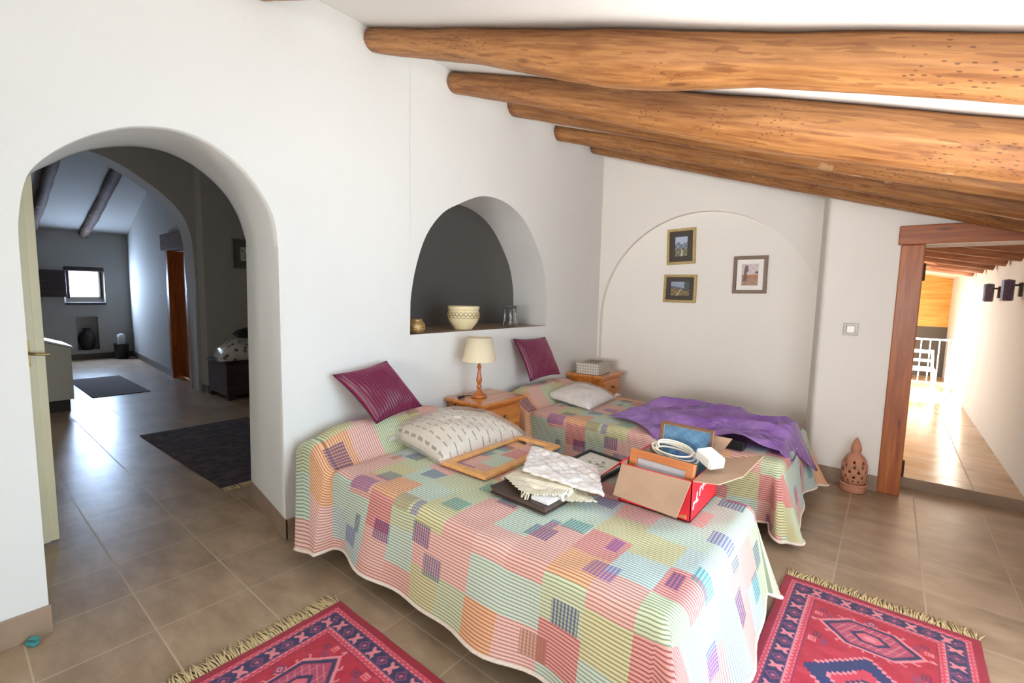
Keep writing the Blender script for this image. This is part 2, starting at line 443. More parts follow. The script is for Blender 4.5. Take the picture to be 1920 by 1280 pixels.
# niche lining: pale reveal, tiled sill, curved back painted dark for unlit space behind
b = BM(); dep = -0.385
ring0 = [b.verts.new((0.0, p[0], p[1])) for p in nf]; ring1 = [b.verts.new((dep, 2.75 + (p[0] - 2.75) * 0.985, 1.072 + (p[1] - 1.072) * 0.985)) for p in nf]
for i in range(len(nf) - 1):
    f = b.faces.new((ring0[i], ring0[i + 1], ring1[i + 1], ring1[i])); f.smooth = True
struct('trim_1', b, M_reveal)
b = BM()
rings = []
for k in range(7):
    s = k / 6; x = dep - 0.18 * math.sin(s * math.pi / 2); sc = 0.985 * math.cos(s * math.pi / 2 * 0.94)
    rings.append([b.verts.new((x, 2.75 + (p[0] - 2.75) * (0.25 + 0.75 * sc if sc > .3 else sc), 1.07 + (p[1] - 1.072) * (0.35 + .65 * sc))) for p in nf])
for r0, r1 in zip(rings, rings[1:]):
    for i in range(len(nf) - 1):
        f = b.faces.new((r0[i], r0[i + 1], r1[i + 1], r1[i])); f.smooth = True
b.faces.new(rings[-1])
struct('trim_2', b, M_dark_void)
b = box((-0.60, 1.97, 1.052), (-0.002, 3.54, 1.072)); struct('trim_3', b, M_base)

# wall B (north): recessed panel, arched spandrel layer, pilaster, wall above the doorway
b = BM()
strip_wall(b, [-0.05, 2.12], lambda x: 0, lambda x: 2.95, YB, False, 'y')
struct('wall_back', b, M_plaster_lightened)
cx_, zc_, ra, rb = 1.03, 1.12, 1.005, 1.035
arcp = []
for k in range(41):
    th = math.pi * (1 - k / 40); arcp.append((cx_ + ra * math.cos(th), zc_ + rb * math.sin(th)))
b = BM(); YS = 4.52
for (x0, z0), (x1, z1) in zip(arcp, arcp[1:]):
    b.faces.new([b.verts.new(p) for p in ((x0, YS, z0), (x1, YS, z1), (x1, YS, ZC(x1) + .02), (x0, YS, ZC(x0) + .02))])
    f = b.faces.new([b.verts.new(p) for p in ((x0, YS, z0), (x1, YS, z1), (x1, YB, z1), (x0, YB, z0))])
b.faces.new([b.verts.new(p) for p in ((0, YS, 0), (arcp[0][0], YS, 0), (arcp[0][0], YS, ZC(0) + .02), (0, YS, ZC(0) + .02))])
b.faces.new([b.verts.new(p) for p in ((arcp[0][0], YS, 0), (arcp[0][0], YB, 0), (arcp[0][0], YB, zc_), (arcp[0][0], YS, zc_))])
b.faces.new([b.verts.new(p) for p in ((arcp[-1][0], YS, 0), (2.1, YS, 0), (2.1, YS, ZC(2.1) + .02), (arcp[-1][0], YS, ZC(arcp[-1][0]) + .02))])
bmesh.ops.remove_doubles(b, verts=b.verts, dist=1e-4)
struct('wall_back_arch', b, plaster('spandrel_plaster', (0.79, 0.75, 0.70, 1)))  # tinted darker than the panel, standing in for the arch's shadow line
b = BM()  # pilaster with rounded left corner, up to the ceiling; and the wall over the doorway
prof = [(1.985, YB), (1.992, 4.42), (2.034, 4.235), (2.045, 4.20), (2.056, 4.187), (2.072, YP)]
prof += [(2.60, YP), (2.60, YT + 0.02)]
for (x0, y0), (x1, y1) in zip(prof, prof[1:]):
    f = b.faces.new([b.verts.new(p) for p in ((x0, y0, 0), (x1, y1, 0), (x1, y1, ZC(x1) + .03), (x0, y0, ZC(x0) + .03))])
quadprism(b, [(2.60, YP, 1.74), (XE + .05, YP, 1.74), (XE + .05, YP, ZC(XE)), (2.60, YP, ZC(2.6) + .03)], (0, YT - YP, 0))
bmesh.ops.remove_doubles(b, verts=b.verts, dist=1e-4)
o = struct('wall_right_pilaster', b, M_plaster_lightened)
for p in o.data.polygons: p.use_smooth = p.normal.z == 0 and abs(p.normal.x) > 0.05 and abs(p.normal.y) > 0.05

# east wall with the balcony door opening, south wall with an added opening for the fill lamp (behind the camera)
b = BM()
bx(b, (XE, -3.2, 0), (XE + .25, 0.45, 1.9)); bx(b, (XE, 2.65, 0), (XE + .25, YP + .3, 1.9)); bx(b, (XE, 0.45, 1.62), (XE + .25, 2.65, 1.9)); bx(b, (XE, 0.45, 0), (XE + .25, 2.65, 0.1))
struct('wall_right', b, M_plaster)
b = BM()
bx(b, (-0.2, -3.45, 0), (1.05, -3.2, 3.0)); bx(b, (3.15, -3.45, 0), (XE + .25, -3.2, 2.0)); bx(b, (1.05, -3.45, 0), (3.15, -3.2, 0.4)); bx(b, (1.05, -3.45, 1.85), (3.15, -3.2, 2.75))
struct('wall_front', b, M_plaster)
# sloping ceiling of the bedroom
b = BM()
quadprism(b, [(0, -3.4, ZC(0)), (XE + .3, -3.4, ZC(XE + .3)), (XE + .3, YT, ZC(XE + .3)), (0, YT, ZC(0))], (0, 0, 0.12))
quadprism(b, [(0, YT, ZC(0)), (2.1, YT, ZC(2.1)), (2.1, 4.8, ZC(2.1)), (0, 4.8, ZC(0))], (0, 0, 0.12))
struct('ceiling', b, M_ceil)

# tiled baseboards
BH = 0.112
b = BM()
bx(b, (0.0, -3.2, 0), (0.012, 0.212, BH), 0.002); bx(b, (0.0, 1.118, 0), (0.012, YB, BH), 0.002)
quadprism(b, [(0.012, 1.127, 0), (0.012, 1.116, 0), (XB, 1.222, 0), (XB, 1.232, 0)], (0, 0, BH))
struct('baseboard_left', b, M_base)
b = BM()
bx(b, (0.0, YB - .014, 0), (2.05, YB, BH)); bx(b, (2.062, YP - .012, 0), (2.475, YP, BH), 0.002); quadprism(b, [(1.98, 4.42, 0), (2.036, 4.20, 0), (2.062, YP - .012, 0), (2.066, YP, 0), (1.992, 4.43, 0)], (0, 0, BH))
struct('baseboard_back', b, M_base)

# log rafters
def log(name, y, drop, rad, label, mat=M_beam, x0=0.004, x1=3.2, skew=0.0, seed=0):
    pts = []; rr = []; n = 46
    for i in range(n + 1):
        x = x0 + (x1 - x0) * i / n
        D = float(np.interp(x, [p[0] for p in drop], [p[1] for p in drop]))
        R = (rad if rad else D / 2.08) + 0.004 * sn(x * 2.1, seed, seed)
        pts.append((x, y + skew * (x / 3) + 0.008 * sn(x * 1.1, 3, seed + 2), ZC(x) - D + R * 1.06)); rr.append(R)
    b = BM(); rings = tube(b, pts, rr, 20)
    for ri, ring in enumerate(rings):
        c = Vector(pts[ri])
        for j, v in enumerate(ring):
            d = v.co - c; v.co = c + d * (1 + 0.035 * sn(ri * 0.22, j * 1.3, seed) + 0.018 * sn(ri * .7, j * 2.1, seed + 4))
    o = obj(name, b, mat, None, True); tag(o, label, 'beam', 'log rafters under the sloping ceiling'); return o
log('log_rafter', 1.065, [(0, .14), (3.3, .17)], .085, 'round log rafter at the top edge of the picture, nearest the camera', seed=1)
log('log_rafter', 1.70, [(0, .125), (.1, .135), (.85, .15), (1.2, .18), (1.55, .205), (1.77, .195), (2.1, .158), (2.5, .155), (3.2, .155)], 0, 'thick orange log rafter with a swelling in its middle, second from camera', seed=5)
log('log_rafter', 2.345, [(0, .14), (.7, .16), (1.44, .207), (2.0, .225), (2.75, .20), (3.2, .18)], 0, 'broad log rafter pitted all over with worm holes, third from camera', seed=9)
log('log_rafter', 2.99, [(0, .10), (1.16, .118), (1.9, .135), (2.4, .14), (3.2, .12)], .075, 'log rafter between the worm-eaten one and the last two, fourth from camera', seed=12)
log('log_rafter', 3.64, [(0, .12), (1.2, .112), (3.2, .10)], .075, 'slim log rafter, second from the back wall', seed=15)
log('log_rafter', 4.275, [(0, .078), (.5, .085), (1.34, .095), (2.0, .10), (3.2, .10)], .07, 'log rafter closest to the arched back wall, running above the door lintel', skew=-0.23, seed=18)

# ---- door frame on the right
d = thing('door_frame', 'orange stained wooden door frame with a heavy lintel, leading to the bright hall', 'door frame', (2.54, YP, 0))
def loc(o, root): o.matrix_parent_inverse = Matrix.Translation(-Vector(root.location)); return o
b = box((2.478, YP - .012, 0.0), (2.605, YT, 1.742), 0.006); loc(obj('jamb', b, M_door, d), d)
b = box((2.462, YP - .03, 1.742), (XE - .005, YT - .02, 1.868), 0.006); loc(obj('lintel', b, M_lintel, d), d)
for z in (0.11, 1.505):
    b = box((2.603, 4.285, z), (2.622, 4.32, z + .12), 0.003); loc(obj('hinge', b, M_iron, d, label='dark iron hinge'), d)

# ---- hall beyond the doorway
b = BM(); bx(b, (0.2, YT, -0.05), (XE + .25, 11.2, 0.075)); struct('floor_hall', b, M_tile_hall)
b = box((2.595, YT - .012, 0.0), (XE, YT - .001, 0.075)); struct('trim_4', b, M_base)
b = BM(); bx(b, (3.25, YT + .003, 0), (3.5, 11.0, 2.0)); struct('wall_hall_right', b, M_plaster)
b = BM(); bx(b, (0.2, 4.62, 0), (0.3, 11.0, 1.0)); bx(b, (0.2, 4.62, 1.0), (0.3, 6.9, 3.0)); bx(b, (0.2, 9.1, 1.0), (0.3, 11.0, 3.0)); bx(b, (0.2, YT + .4, 0), (2.055, 4.9, 2.9)); struct('wall_hall_left', b, M_plaster)
M_board = wood('attic_boards', S(196, 140, 60), S(236, 186, 104), 0.6, (2, 8, 30), False, 0, 0.2)
b = BM(); bx(b, (0.2, 11.0, .95), (3.5, 11.2, 3.0)); struct('wall_hall_end', b, M_board)
b = BM(); bx(b, (0.2, 11.0, 0), (3.5, 11.2, .95)); struct('wall_hall_end_lower', b, M_dark_void)  # dark grey stands in for the unlit void below the boards
ZH = lambda x: 1.78 + 0.20 * (3.25 - x)
b = BM()
quadprism(b, [(2.08, YT + .05, ZH(2.08)), (3.4, YT + .05, ZH(3.4)), (3.4, 6.9, ZH(3.4)), (2.08, 6.9, ZH(2.08))], (0, 0, .1))
quadprism(b, [(2.7, 6.9, ZH(2.7)), (3.4, 6.9, ZH(3.4)), (3.4, 11.1, ZH(3.4)), (2.7, 11.1, ZH(2.7))], (0, 0, .1))
quadprism(b, [(0.2, YT + .45, ZH(0.2)), (2.08, YT + .45, ZH(2.08)), (2.08, 6.9, ZH(2.08)), (0.2, 6.9, ZH(0.2))], (0, 0, .1))
quadprism(b, [(0.2, 9.1, ZH(0.2)), (2.7, 9.1, ZH(2.7)), (2.7, 11.1, ZH(2.7)), (0.2, 11.1, ZH(0.2))], (0, 0, .1))
struct('ceiling_hall', b, M_ceil)
M_hbeam = wood('hall_beam_wood', S(120, 70, 44), S(176, 116, 82), 0.6, (2, 22, 22), False, 0, 0.3)
hl = ['nearest', 'second', 'third', 'fourth', 'fifth', 'sixth']
for i, y in enumerate((4.78, 5.4, 6.05, 6.7, 7.4, 8.2)):
    b = BM(); tube(b, [(x, y, ZH(x) - .035) for x in (1.95, 2.3, 2.7, 3.0, 3.235)], [.06, .062, .06, .06, .055], 12)
    o = obj('hall_rafter', b, M_hbeam, None, True)
    tag(o, f'brown log rafter across the hall ceiling beyond the doorway, {hl[i]} from the door', 'beam', 'hall rafters')

# wall lanterns in the hall
def wall_lantern(y, z0, label):
    t = thing('wall_lantern', label, 'wall lamp', (3.25, y, z0), (0, 0, 0), 'dark wall lanterns in the hall')
    b = box((-0.018, -0.03, 0.03), (0, 0.03, 0.14), 0.004); obj('back_plate', b, M_iron, t)
    b = BM(); tube(b, [(-.018, 0, .12), (-.03, 0, .12), (-.046, 0, .12)], .008, 8); obj('arm', b, M_iron, t)
    b = BM(); lathe(b, [(.004, .168), (.038, .160), (.038, .0), (.03, -.005)], 8, (-.080, 0, 0)); obj('lamp_body', b, plain('lantern_glaze', S(84, 66, 84), .35, var=.4, scale=40), t)
    return t
wall_lantern(5.40, 1.39, 'dark wall lantern on the bright hall wall, nearer to the door frame')
wall_lantern(6.34, 1.385, 'dark wall lantern deeper in the hall, closer to the glare')

# railing and chair at the end of the hall
M_wmetal = plain('white_metal', S(236, 236, 236), .4, var=.02)
t = thing('stair_railing', 'white metal railing with upright bars at the far end of the hall', 'railing', (2.5, 9.55, .075))
b = box((-.9, -.012, .72), (0.70, .012, .745), .003); obj('handrail', b, M_wmetal, t)
b = box((-.9, -.01, .06), (0.70, .01, .08), .003); obj('bottom_rail', b, M_wmetal, t)
for k in range(16):
    x = -.88 + k * .104
    b = BM(); tube(b, [(x, 0, 0.0 if k % 5 == 0 else .07), (x, 0, .73)], .007, 8); obj('baluster', b, M_wmetal, t)
t = thing('garden_chair', 'white slatted chair standing before the railing at the far end of the hall', 'chair', (2.86, 9.15, .075))
b = box((-.2, -.2, .30), (.17, .2, .33), .006); obj('seat', b, M_whiteplastic, t)
for i, (x, y) in enumerate(((-.18, -.18), (.15, -.18), (-.18, .18), (.15, .18))):
    b = BM(); tube(b, [(x * 1.12, y * 1.1, 0), (x, y, .30)], .016, 8); obj('leg', b, M_whiteplastic, t)
b = BM(); tube(b, [(-.18, .18, .3), (-.17, .25, .58)], .016, 8); tube(b, [(.15, .18, .3), (.14, .25, .58)], .016, 8)
bx(b, (-.18, .235, .53), (.15, .26, .58), .005); bx(b, (-.18, .21, .40), (.15, .235, .44), .005)
obj('backrest', b, M_whiteplastic, t)

# ---- old room seen through the arch
FX = -9.0
b = BM()
wy0, wy1, wz0, wz1 = 1.555, 1.975, 1.14, 1.61       # window light
oy0, oy1, oz0, oz1 = 1.47, 2.03, 1.02, 1.67         # outer splay
y0_, y1_ = -1.8, 2.75; zt = 2.45
ny0, ny1, nz0, nz1 = 1.60, 1.905, 0.165, 0.778
def rect_faces(b, x, ylist, zlist, holes):
    for ya, yb in zip(ylist, ylist[1:]):
        for za, zb in zip(zlist, zlist[1:]):
            if any(h[0] <= ya and yb <= h[1] and h[2] <= za and zb <= h[3] for h in holes): continue
            b.faces.new([b.verts.new(p) for p in ((x, ya, za), (x, yb, za), (x, yb, zb), (x, ya, zb))])
rect_faces(b, FX, sorted({y0_, oy0, oy1, ny0, ny1, y1_}), sorted({0, oz0, oz1, nz0, nz1, zt}), [(oy0, oy1, oz0, oz1), (ny0, ny1, nz0, nz1)])
R0 = [(FX, oy0, oz0), (FX, oy1, oz0), (FX, oy1, oz1), (FX, oy0, oz1)]; R1 = [(FX - .12, wy0, wz0), (FX - .12, wy1, wz0), (FX - .12, wy1, wz1), (FX - .12, wy0, wz1)]
R2 = [(p[0] - .1, p[1], p[2]) for p in R1]
for A_, B_ in ((R0, R1), (R1, R2)):
    for i in range(4): b.faces.new([b.verts.new(p) for p in (A_[i], A_[(i + 1) % 4], B_[(i + 1) % 4], B_[i])])
N0 = [(FX, ny0, nz0), (FX, ny1, nz0), (FX, ny1, nz1), (FX, ny0, nz1)]; N1 = [(p[0] - .15, p[1], p[2]) for p in N0]
for i in range(4): b.faces.new([b.verts.new(p) for p in (N0[i], N0[(i + 1) % 4], N1[(i + 1) % 4], N1[i])])
b.faces.new([b.verts.new(p) for p in N1])
bmesh.ops.remove_doubles(b, verts=b.verts, dist=1e-4)
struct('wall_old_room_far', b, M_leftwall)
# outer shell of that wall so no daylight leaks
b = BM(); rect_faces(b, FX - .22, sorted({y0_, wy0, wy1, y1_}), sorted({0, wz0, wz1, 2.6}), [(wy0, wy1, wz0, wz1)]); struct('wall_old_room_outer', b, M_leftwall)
b = BM(); quadprism(b, [(FX - .2, -.2, 1.80), (FX - 1.35, -.2, 1.68), (FX - 1.35, 4.2, 1.68), (FX - .2, 4.2, 1.80)], (0, 0, .08)); struct('added_eave', b, M_leftwall)  # added eave outside, unseen; keeps sun out of the far window
M_dwood = wood('dark_old_wood', S(40, 28, 26), S(74, 56, 52), .6, (20, 2, 20), False, 0, .2)
b = BM()
for lo, hi in (((FX - .115, oy0 + .02, oz1 - .06), (FX + .012, oy1, oz1 + .015)), ((FX - .115, oy0 + .005, oz0 - .02), (FX + .03, oy1, oz0 + .02)), ((FX - .10, wy1, wz0 - .02), (FX - .06, oy1 - .01, wz1 + .03)), ((FX - .10, oy0 + .01, wz0 - .02), (FX - .06, wy0, wz1 + .03))):
    bx(b, lo, hi, .004)
struct('window_1', b, M_dwood)
o = obj('window_shutter', box((FX + .015, 0.98, 1.14), (FX + .05, 1.50, 1.61), .004), M_dwood); tag(o, 'dark wooden shutter folded back left of the small bright window', 'shutter')
# right wall of the old room: slanting stretch with the doorway, arch wall, deeper bay
def yw(x): return 2.15 + (-4.85 - x) * 0.06
b = BM()
dx0, dx1 = -5.86, -4.93
for xa, xb, za, zb in ((-9.05, dx0, 0, 3.8), (dx0, dx1, 1.88, 3.8), (dx1, -4.55, 0, 3.8)):
    quadprism(b, [(xa, yw(xa), za), (xb, yw(xb), za), (xb, yw(xb), zb), (xa, yw(xa), zb)], (0, .22, 0))
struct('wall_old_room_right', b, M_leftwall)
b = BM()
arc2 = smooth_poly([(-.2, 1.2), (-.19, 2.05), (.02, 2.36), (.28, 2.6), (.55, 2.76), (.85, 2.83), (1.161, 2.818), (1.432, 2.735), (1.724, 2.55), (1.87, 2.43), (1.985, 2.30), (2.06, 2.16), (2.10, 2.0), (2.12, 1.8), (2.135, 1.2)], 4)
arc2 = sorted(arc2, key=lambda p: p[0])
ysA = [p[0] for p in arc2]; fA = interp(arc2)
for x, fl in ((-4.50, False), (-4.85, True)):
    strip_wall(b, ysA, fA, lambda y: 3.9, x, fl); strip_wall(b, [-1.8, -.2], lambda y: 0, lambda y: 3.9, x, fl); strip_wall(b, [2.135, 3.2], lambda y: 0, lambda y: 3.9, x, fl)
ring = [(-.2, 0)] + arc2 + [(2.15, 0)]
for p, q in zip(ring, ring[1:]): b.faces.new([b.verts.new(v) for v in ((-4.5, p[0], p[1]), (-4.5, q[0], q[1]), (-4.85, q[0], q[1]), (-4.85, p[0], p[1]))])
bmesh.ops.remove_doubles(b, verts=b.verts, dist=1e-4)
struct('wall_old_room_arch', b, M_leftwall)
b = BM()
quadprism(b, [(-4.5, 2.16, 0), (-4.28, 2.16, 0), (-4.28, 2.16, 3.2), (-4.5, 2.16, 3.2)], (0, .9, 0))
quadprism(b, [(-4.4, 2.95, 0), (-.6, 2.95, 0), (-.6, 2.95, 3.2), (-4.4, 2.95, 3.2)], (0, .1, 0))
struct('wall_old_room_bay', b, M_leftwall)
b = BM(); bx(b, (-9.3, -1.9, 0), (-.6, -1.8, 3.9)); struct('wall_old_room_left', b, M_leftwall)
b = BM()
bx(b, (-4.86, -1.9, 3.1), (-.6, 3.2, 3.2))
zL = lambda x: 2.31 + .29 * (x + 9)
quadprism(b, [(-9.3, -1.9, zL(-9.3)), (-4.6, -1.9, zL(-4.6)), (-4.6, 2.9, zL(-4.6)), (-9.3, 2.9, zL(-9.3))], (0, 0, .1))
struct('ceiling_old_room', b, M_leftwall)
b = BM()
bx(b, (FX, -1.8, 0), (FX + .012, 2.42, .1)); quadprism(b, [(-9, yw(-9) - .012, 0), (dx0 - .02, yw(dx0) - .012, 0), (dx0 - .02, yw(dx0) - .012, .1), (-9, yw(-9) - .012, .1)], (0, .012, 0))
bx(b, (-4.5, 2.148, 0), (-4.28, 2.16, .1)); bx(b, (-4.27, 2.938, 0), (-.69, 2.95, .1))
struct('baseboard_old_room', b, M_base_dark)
for y, lb in ((1.79, 'old brown log rafter in the dim room, ending above the small window'), (1.12, 'old brown log rafter in the dim room, nearer the cream door')):
    b = BM(); pts = [(x, y + .01 * sn(x, 1, y), zL(x) - .055) for x in np.linspace(-8.96, -4.9, 22)]
    tube(b, pts, [.072 + .010 * sn(x[0] * 3, 2, y) for x in pts], 14); o = obj('old_rafter', b, M_beam_dark, None, True); tag(o, lb, 'beam', 'rafters of the dim room')
# doorway in that wall
t = thing('inner_door', 'orange wooden door standing ajar in the dim room beyond the arch', 'door', (-5.4, yw(-5.4), 0))
b = box((-.49, .0, 0), (-.40, .16, 1.88), .004); obj('jamb', b, M_door, t)
b = box((.37, -.02, 0), (.455, .16, 1.88), .004); obj('jamb', b, M_door, t)
b = box((-.40, .12, .02), (.37, .16, 1.87), .003); obj('door_leaf', b, M_door, t)
b = box((-.52, -.05, 1.88), (.49, .1, 2.11), .012); obj('lintel', b, plain('rough_lintel', S(112, 88, 78), .9, var=.25, scale=14, bump=.5, bscale=20, bdist=.01), t, label='rough stone-coloured lintel')
b = BM(); lathe(b, [(.012, 0), (.02, .01), (.02, .03), (.008, .045)], 12, (0, 0, 0)); bmesh.ops.transform(b, matrix=Matrix.Translation((.3, .10, .95)) @ Matrix.Rotation(math.pi / 2, 4, 'X'), verts=b.verts); obj('knob', b, M_brass, t, True)
# urn in the little niche
b = BM(); lathe(b, [(.06, 0), (.085, .02), (.11, .10), (.125, .2), (.10, .30), (.05, .35), (.045, .38), (.06, .40)], 24, (-9.065, 1.745, .167)); o = obj('dark_urn', b, plain('dark_bronze', S(52, 46, 42), .5, .3, var=.4, scale=18), None, True); tag(o, 'dark bulbous urn inside the square niche below the small window', 'urn')
t = thing('waste_bin', 'dark bin in the far corner of the dim room', 'bin', (-8.72, 2.17, 0))
b = BM(); lathe(b, [(.10, 0), (.115, .26), (.122, .27), (.122, .285), (.105, .285), (.1, .02)], 24, cap=False); b.faces.new(list(b.verts)[:24][::-1]); obj('bin_body', b, M_black, t, True)
b = BM(); lathe(b, [(.055, .02), (.062, .1), (.06, .36), (.06, .43), (.02, .45)], 20, (0, 0, .02)); o = obj('paper_roll', b, plain('grey_paper', S(190, 186, 182), .8), None, True); o.location = (-8.72, 2.17, 0); tag(o, 'pale roll standing up out of the dark corner bin', 'roll')
# grey mat and dark rug, white plinth block
M_mat = plain('grey_mat_pile', S(120, 108, 104), .95, var=.15, scale=200, bump=.4, bscale=300)
b = box((-6.56, 1.13, 0.0), (-4.93, 1.70, .008), .003); o = obj('floor_mat', b, M_mat); tag(o, 'plain grey mat on the dim room floor in front of the doorway', 'mat')
t = thing('low_cabinet', 'pale low cabinet with a dark plinth beyond the cream door', 'cabinet', (-4.62, .46, 0))
b = BM(); quadprism(b, [(.3, -.55, .13), (.3, .43, .13), (.3, .43, .68), (.3, -.55, 1.05)], (-.6, 0, 0)); obj('body', b, plain('pale_cabinet', S(196, 192, 180), .6, var=.04), t)
b = box((-.28, -.53, 0), (.27, .40, .13)); obj('plinth', b, plain('dark_plinth', S(52, 44, 40), .6), t)
b = BM(); quadprism(b, [(.315, -.55, 1.055), (.315, .445, .682), (.315, .445, .70), (.315, -.55, 1.075)], (-.63, 0, 0)); obj('countertop', b, plain('white_top', S(226, 222, 216), .4), t)
# cream door leaf folded back against the wall, behind the left pier
t = thing('cream_door', 'cream painted door leaf standing open behind the left side of the arch', 'door', (-.87, -.5, 0.012))
b = box((-.036, 0, 0), (0, .840, 1.90), .003); obj('leaf', b, M_cream, t)
b = box((0, .735, .0), (.012, .805, 1.90), .003); obj('stile', b, M_cream, t)
b = BM(); bx(b, (0, .06, .06), (.010, .735, .22), .003); bx(b, (0, .06, .9), (.010, .735, 1.02), .003); bx(b, (0, .06, 1.75), (.01, .735, 1.88), .003); obj('rail', b, M_cream, t)
b = BM(); bx(b, (.012, .76, .93), (.016, .785, 1.06), .001); tube(b, [(.016, .772, 1.0), (.05, .772, 1.0), (.055, .80, .995), (.055, .85, .99)], .007, 8); obj('handle', b, M_brass, t, label='brass lever handle')
# picture on the bay wall, chest with blanket, bag, crumpled bag
def rug_like(): pass

# ---------------------------------------------------------------- pictures
def paint_grid(name, mat, parent, w_, h_, nx, ny, fn, y=0.0):
    V, F, UV = grid_mesh(lambda u, v: ((u - .5) * w_, y, (v - .5) * h_), nx, ny)
    F = [f for f in F]
    o = obj(name, (V, F), mat, parent); set_col(o, [lin(fn(u, v)) for u, v in UV]); return o
M_paint = attr_mat('painted_paper', .5, coat=.2)
def frame_ring(bm, w_, h_, fw, y0, y1, bev=.003):
    """four mitred bars as one ring; outer size w,h; depth from y0 (front) to y1 (back)"""
    def ring(hw, hh, y): return [bm.verts.new((sx * hw, y, sz * hh)) for sx, sz in ((-1, -1), (1, -1), (1, 1), (-1, 1))]
    hw, hh = w_ / 2, h_ / 2
    rs = [ring(hw, hh, y1), ring(hw, hh, y0 + bev), ring(hw - bev, hh - bev, y0), ring(hw - fw + bev, hh - fw + bev, y0), ring(hw - fw, hh - fw, y0 + bev * 1.6), ring(hw - fw, hh - fw, y1)]
    for a, c in zip(rs, rs[1:] + rs[:1]):
        for i in range(4): bm.faces.new((a[i], a[(i + 1) % 4], c[(i + 1) % 4], c[i]))
def cl(c, k): return tuple(max(0, min(1, x * k)) for x in c)
def mixc(a, b_, f): f = max(0, min(1, f)); return tuple(x * (1 - f) + y * f for x, y in zip(a, b_))
def c8(*a): return tuple(x / 255 for x in a)
def paint_valley(u, v):
    n = sn(u * 9, v * 9, 1) * .5 + sn(u * 21, v * 19, 2) * .3
    sky = mixc(c8(214, 224, 238), c8(150, 170, 205), n + .4)
    if v > .62 + .12 * abs(math.sin(u * 5)) * (1 if abs(u - .5) > .12 else .2): c = sky
    elif v > .4: c = mixc(c8(96, 104, 130), c8(190, 200, 214), n + .35)
    else: c = mixc(c8(104, 98, 66), c8(160, 158, 140), n + .35)
    if abs(u - .55) < .14 * (.45 - v) + .03 and v < .34: c = mixc(c8(220, 226, 236), c, .25)
    if (u - .6) ** 2 + (v - .48) ** 2 < .008: c = mixc(c8(120, 132, 120), c, .3)
    return cl(c, .95 + .25 * n)
def paint_path(u, v):
    n = sn(u * 8, v * 9, 4) * .5 + sn(u * 23, v * 17, 5) * .3
    hor = .56 + .2 * (1 - u) * (1 - abs(u - .2)) - .05
    if u > .72 and v > .32 + .2 * (1 - u): c = mixc(c8(58, 70, 74), c8(100, 112, 104), n + .4)
    elif v > hor: c = mixc(c8(190, 196, 214), c8(120, 132, 162), n + .4)
    elif v > hor - .13: c = mixc(c8(80, 86, 112), c8(120, 128, 140), n + .4)
    else: c = mixc(c8(120, 98, 62), c8(150, 140, 96), n + .4)
    if abs(u - (.32 + .5 * v)) < .07 * (.6 - v) + .01 and v < .48: c = mixc(c8(226, 208, 168), c, .2)
    return cl(c, .95 + .2 * n)
def paint_ruin(u, v):
    n = sn(u * 9, v * 10, 7) * .5 + sn(u * 20, v * 22, 8) * .3
    if v > .5: c = mixc(c8(222, 208, 208), c8(196, 178, 182), n + .5)
    elif v > .28: c = mixc(c8(196, 136, 92), c8(150, 104, 84), n + .5)
    else: c = mixc(c8(150, 112, 96), c8(190, 156, 130), n + .4)
    if (u - .26) ** 2 * 2.2 + (v - .78) ** 2 < .035 + .015 * n or (abs(u - .2) < .1 + .1 * (.5 - v) and .2 < v < .7): c = mixc(c8(88, 74, 70), c8(128, 108, 92), n + .4)
    if u > .8 and abs(v - .6) < .05: c = c8(110, 84, 80)
    return c
def paint_blue(u, v):
    n = sn(u * 7, v * 7, 3) * .5 + sn(u * 19, v * 23, 6) * .3
    c = mixc(c8(70, 112, 150), c8(104, 150, 180), n + .45)
    if .18 < u < .82 and .12 < v < .62: c = mixc(c8(64, 104, 170), c8(130, 164, 208), n + .4 + (.3 if v > .45 else 0))
    if .38 < u < .7 and .14 < v < .34: c = mixc(c8(120, 72, 72), c8(150, 96, 88), n + .5)
    if .60 < u < .8 and .10 < v < .36: c = mixc(c8(206, 186, 110), c8(180, 150, 84), n + .4)
    return c
def paint_sketch(u, v):
    n = sn(u * 9, v * 9, 9)
    c = c8(222, 224, 212)
    if (abs(v - (.55 + .2 * math.sin(u * 9))) < .05 and .15 < u < .85) or (abs(u - .5 - .3 * (v - .5)) < .1 and n > .15): c = c8(92, 96, 86)
    if n > .55: c = c8(150, 160, 140)
    return c
def wall_picture(name, label, w_, h_, loc_, rotz, roll, fw, matO, matI, fi, fn, res, group, mat_c=None):
    t = thing(name, label, 'picture', loc_, (0, roll, rotz), group)
    b = BM(); frame_ring(b, w_, h_, fw, -.022, 0); obj('frame', b, matO, t)
    w2, h2 = w_ - 2 * fw, h_ - 2 * fw
    b = BM(); frame_ring(b, w2, h2, fi, -.014, 0, .0015); obj('mount', b, matI, t)
    o = paint_grid('painting', M_paint, t, w2 - 2 * fi, h2 - 2 * fi, res[0], res[1], fn, -.006)
    return t
M_gold = plain('gilt_frame', S(186, 162, 110), .35, .55, var=.15, scale=60)
M_darkmount = plain('dark_mount', S(62, 52, 46), .5, var=.2, scale=80)
M_brownframe = plain('brown_frame', S(112, 92, 78), .4, .2, var=.15, scale=50)
M_whitemat = plain('white_passepartout', S(236, 232, 226), .7, var=.02)
YPi = YB - .002
wall_picture('wall_picture', 'small gilt framed upright picture hanging highest on the arched wall', .272, .338, (.843, YPi, 1.846), 0, math.radians(-2), .026, M_gold, M_darkmount, .05, paint_valley, (40, 54), 'framed pictures on the arched wall')
wall_picture('wall_picture', 'gilt framed landscape-format picture of a path, hanging lower left on the arched wall', .315, .268, (.852, YPi, 1.443), 0, math.radians(.5), .026, M_gold, M_darkmount, .04, paint_path, (54, 44), 'framed pictures on the arched wall')
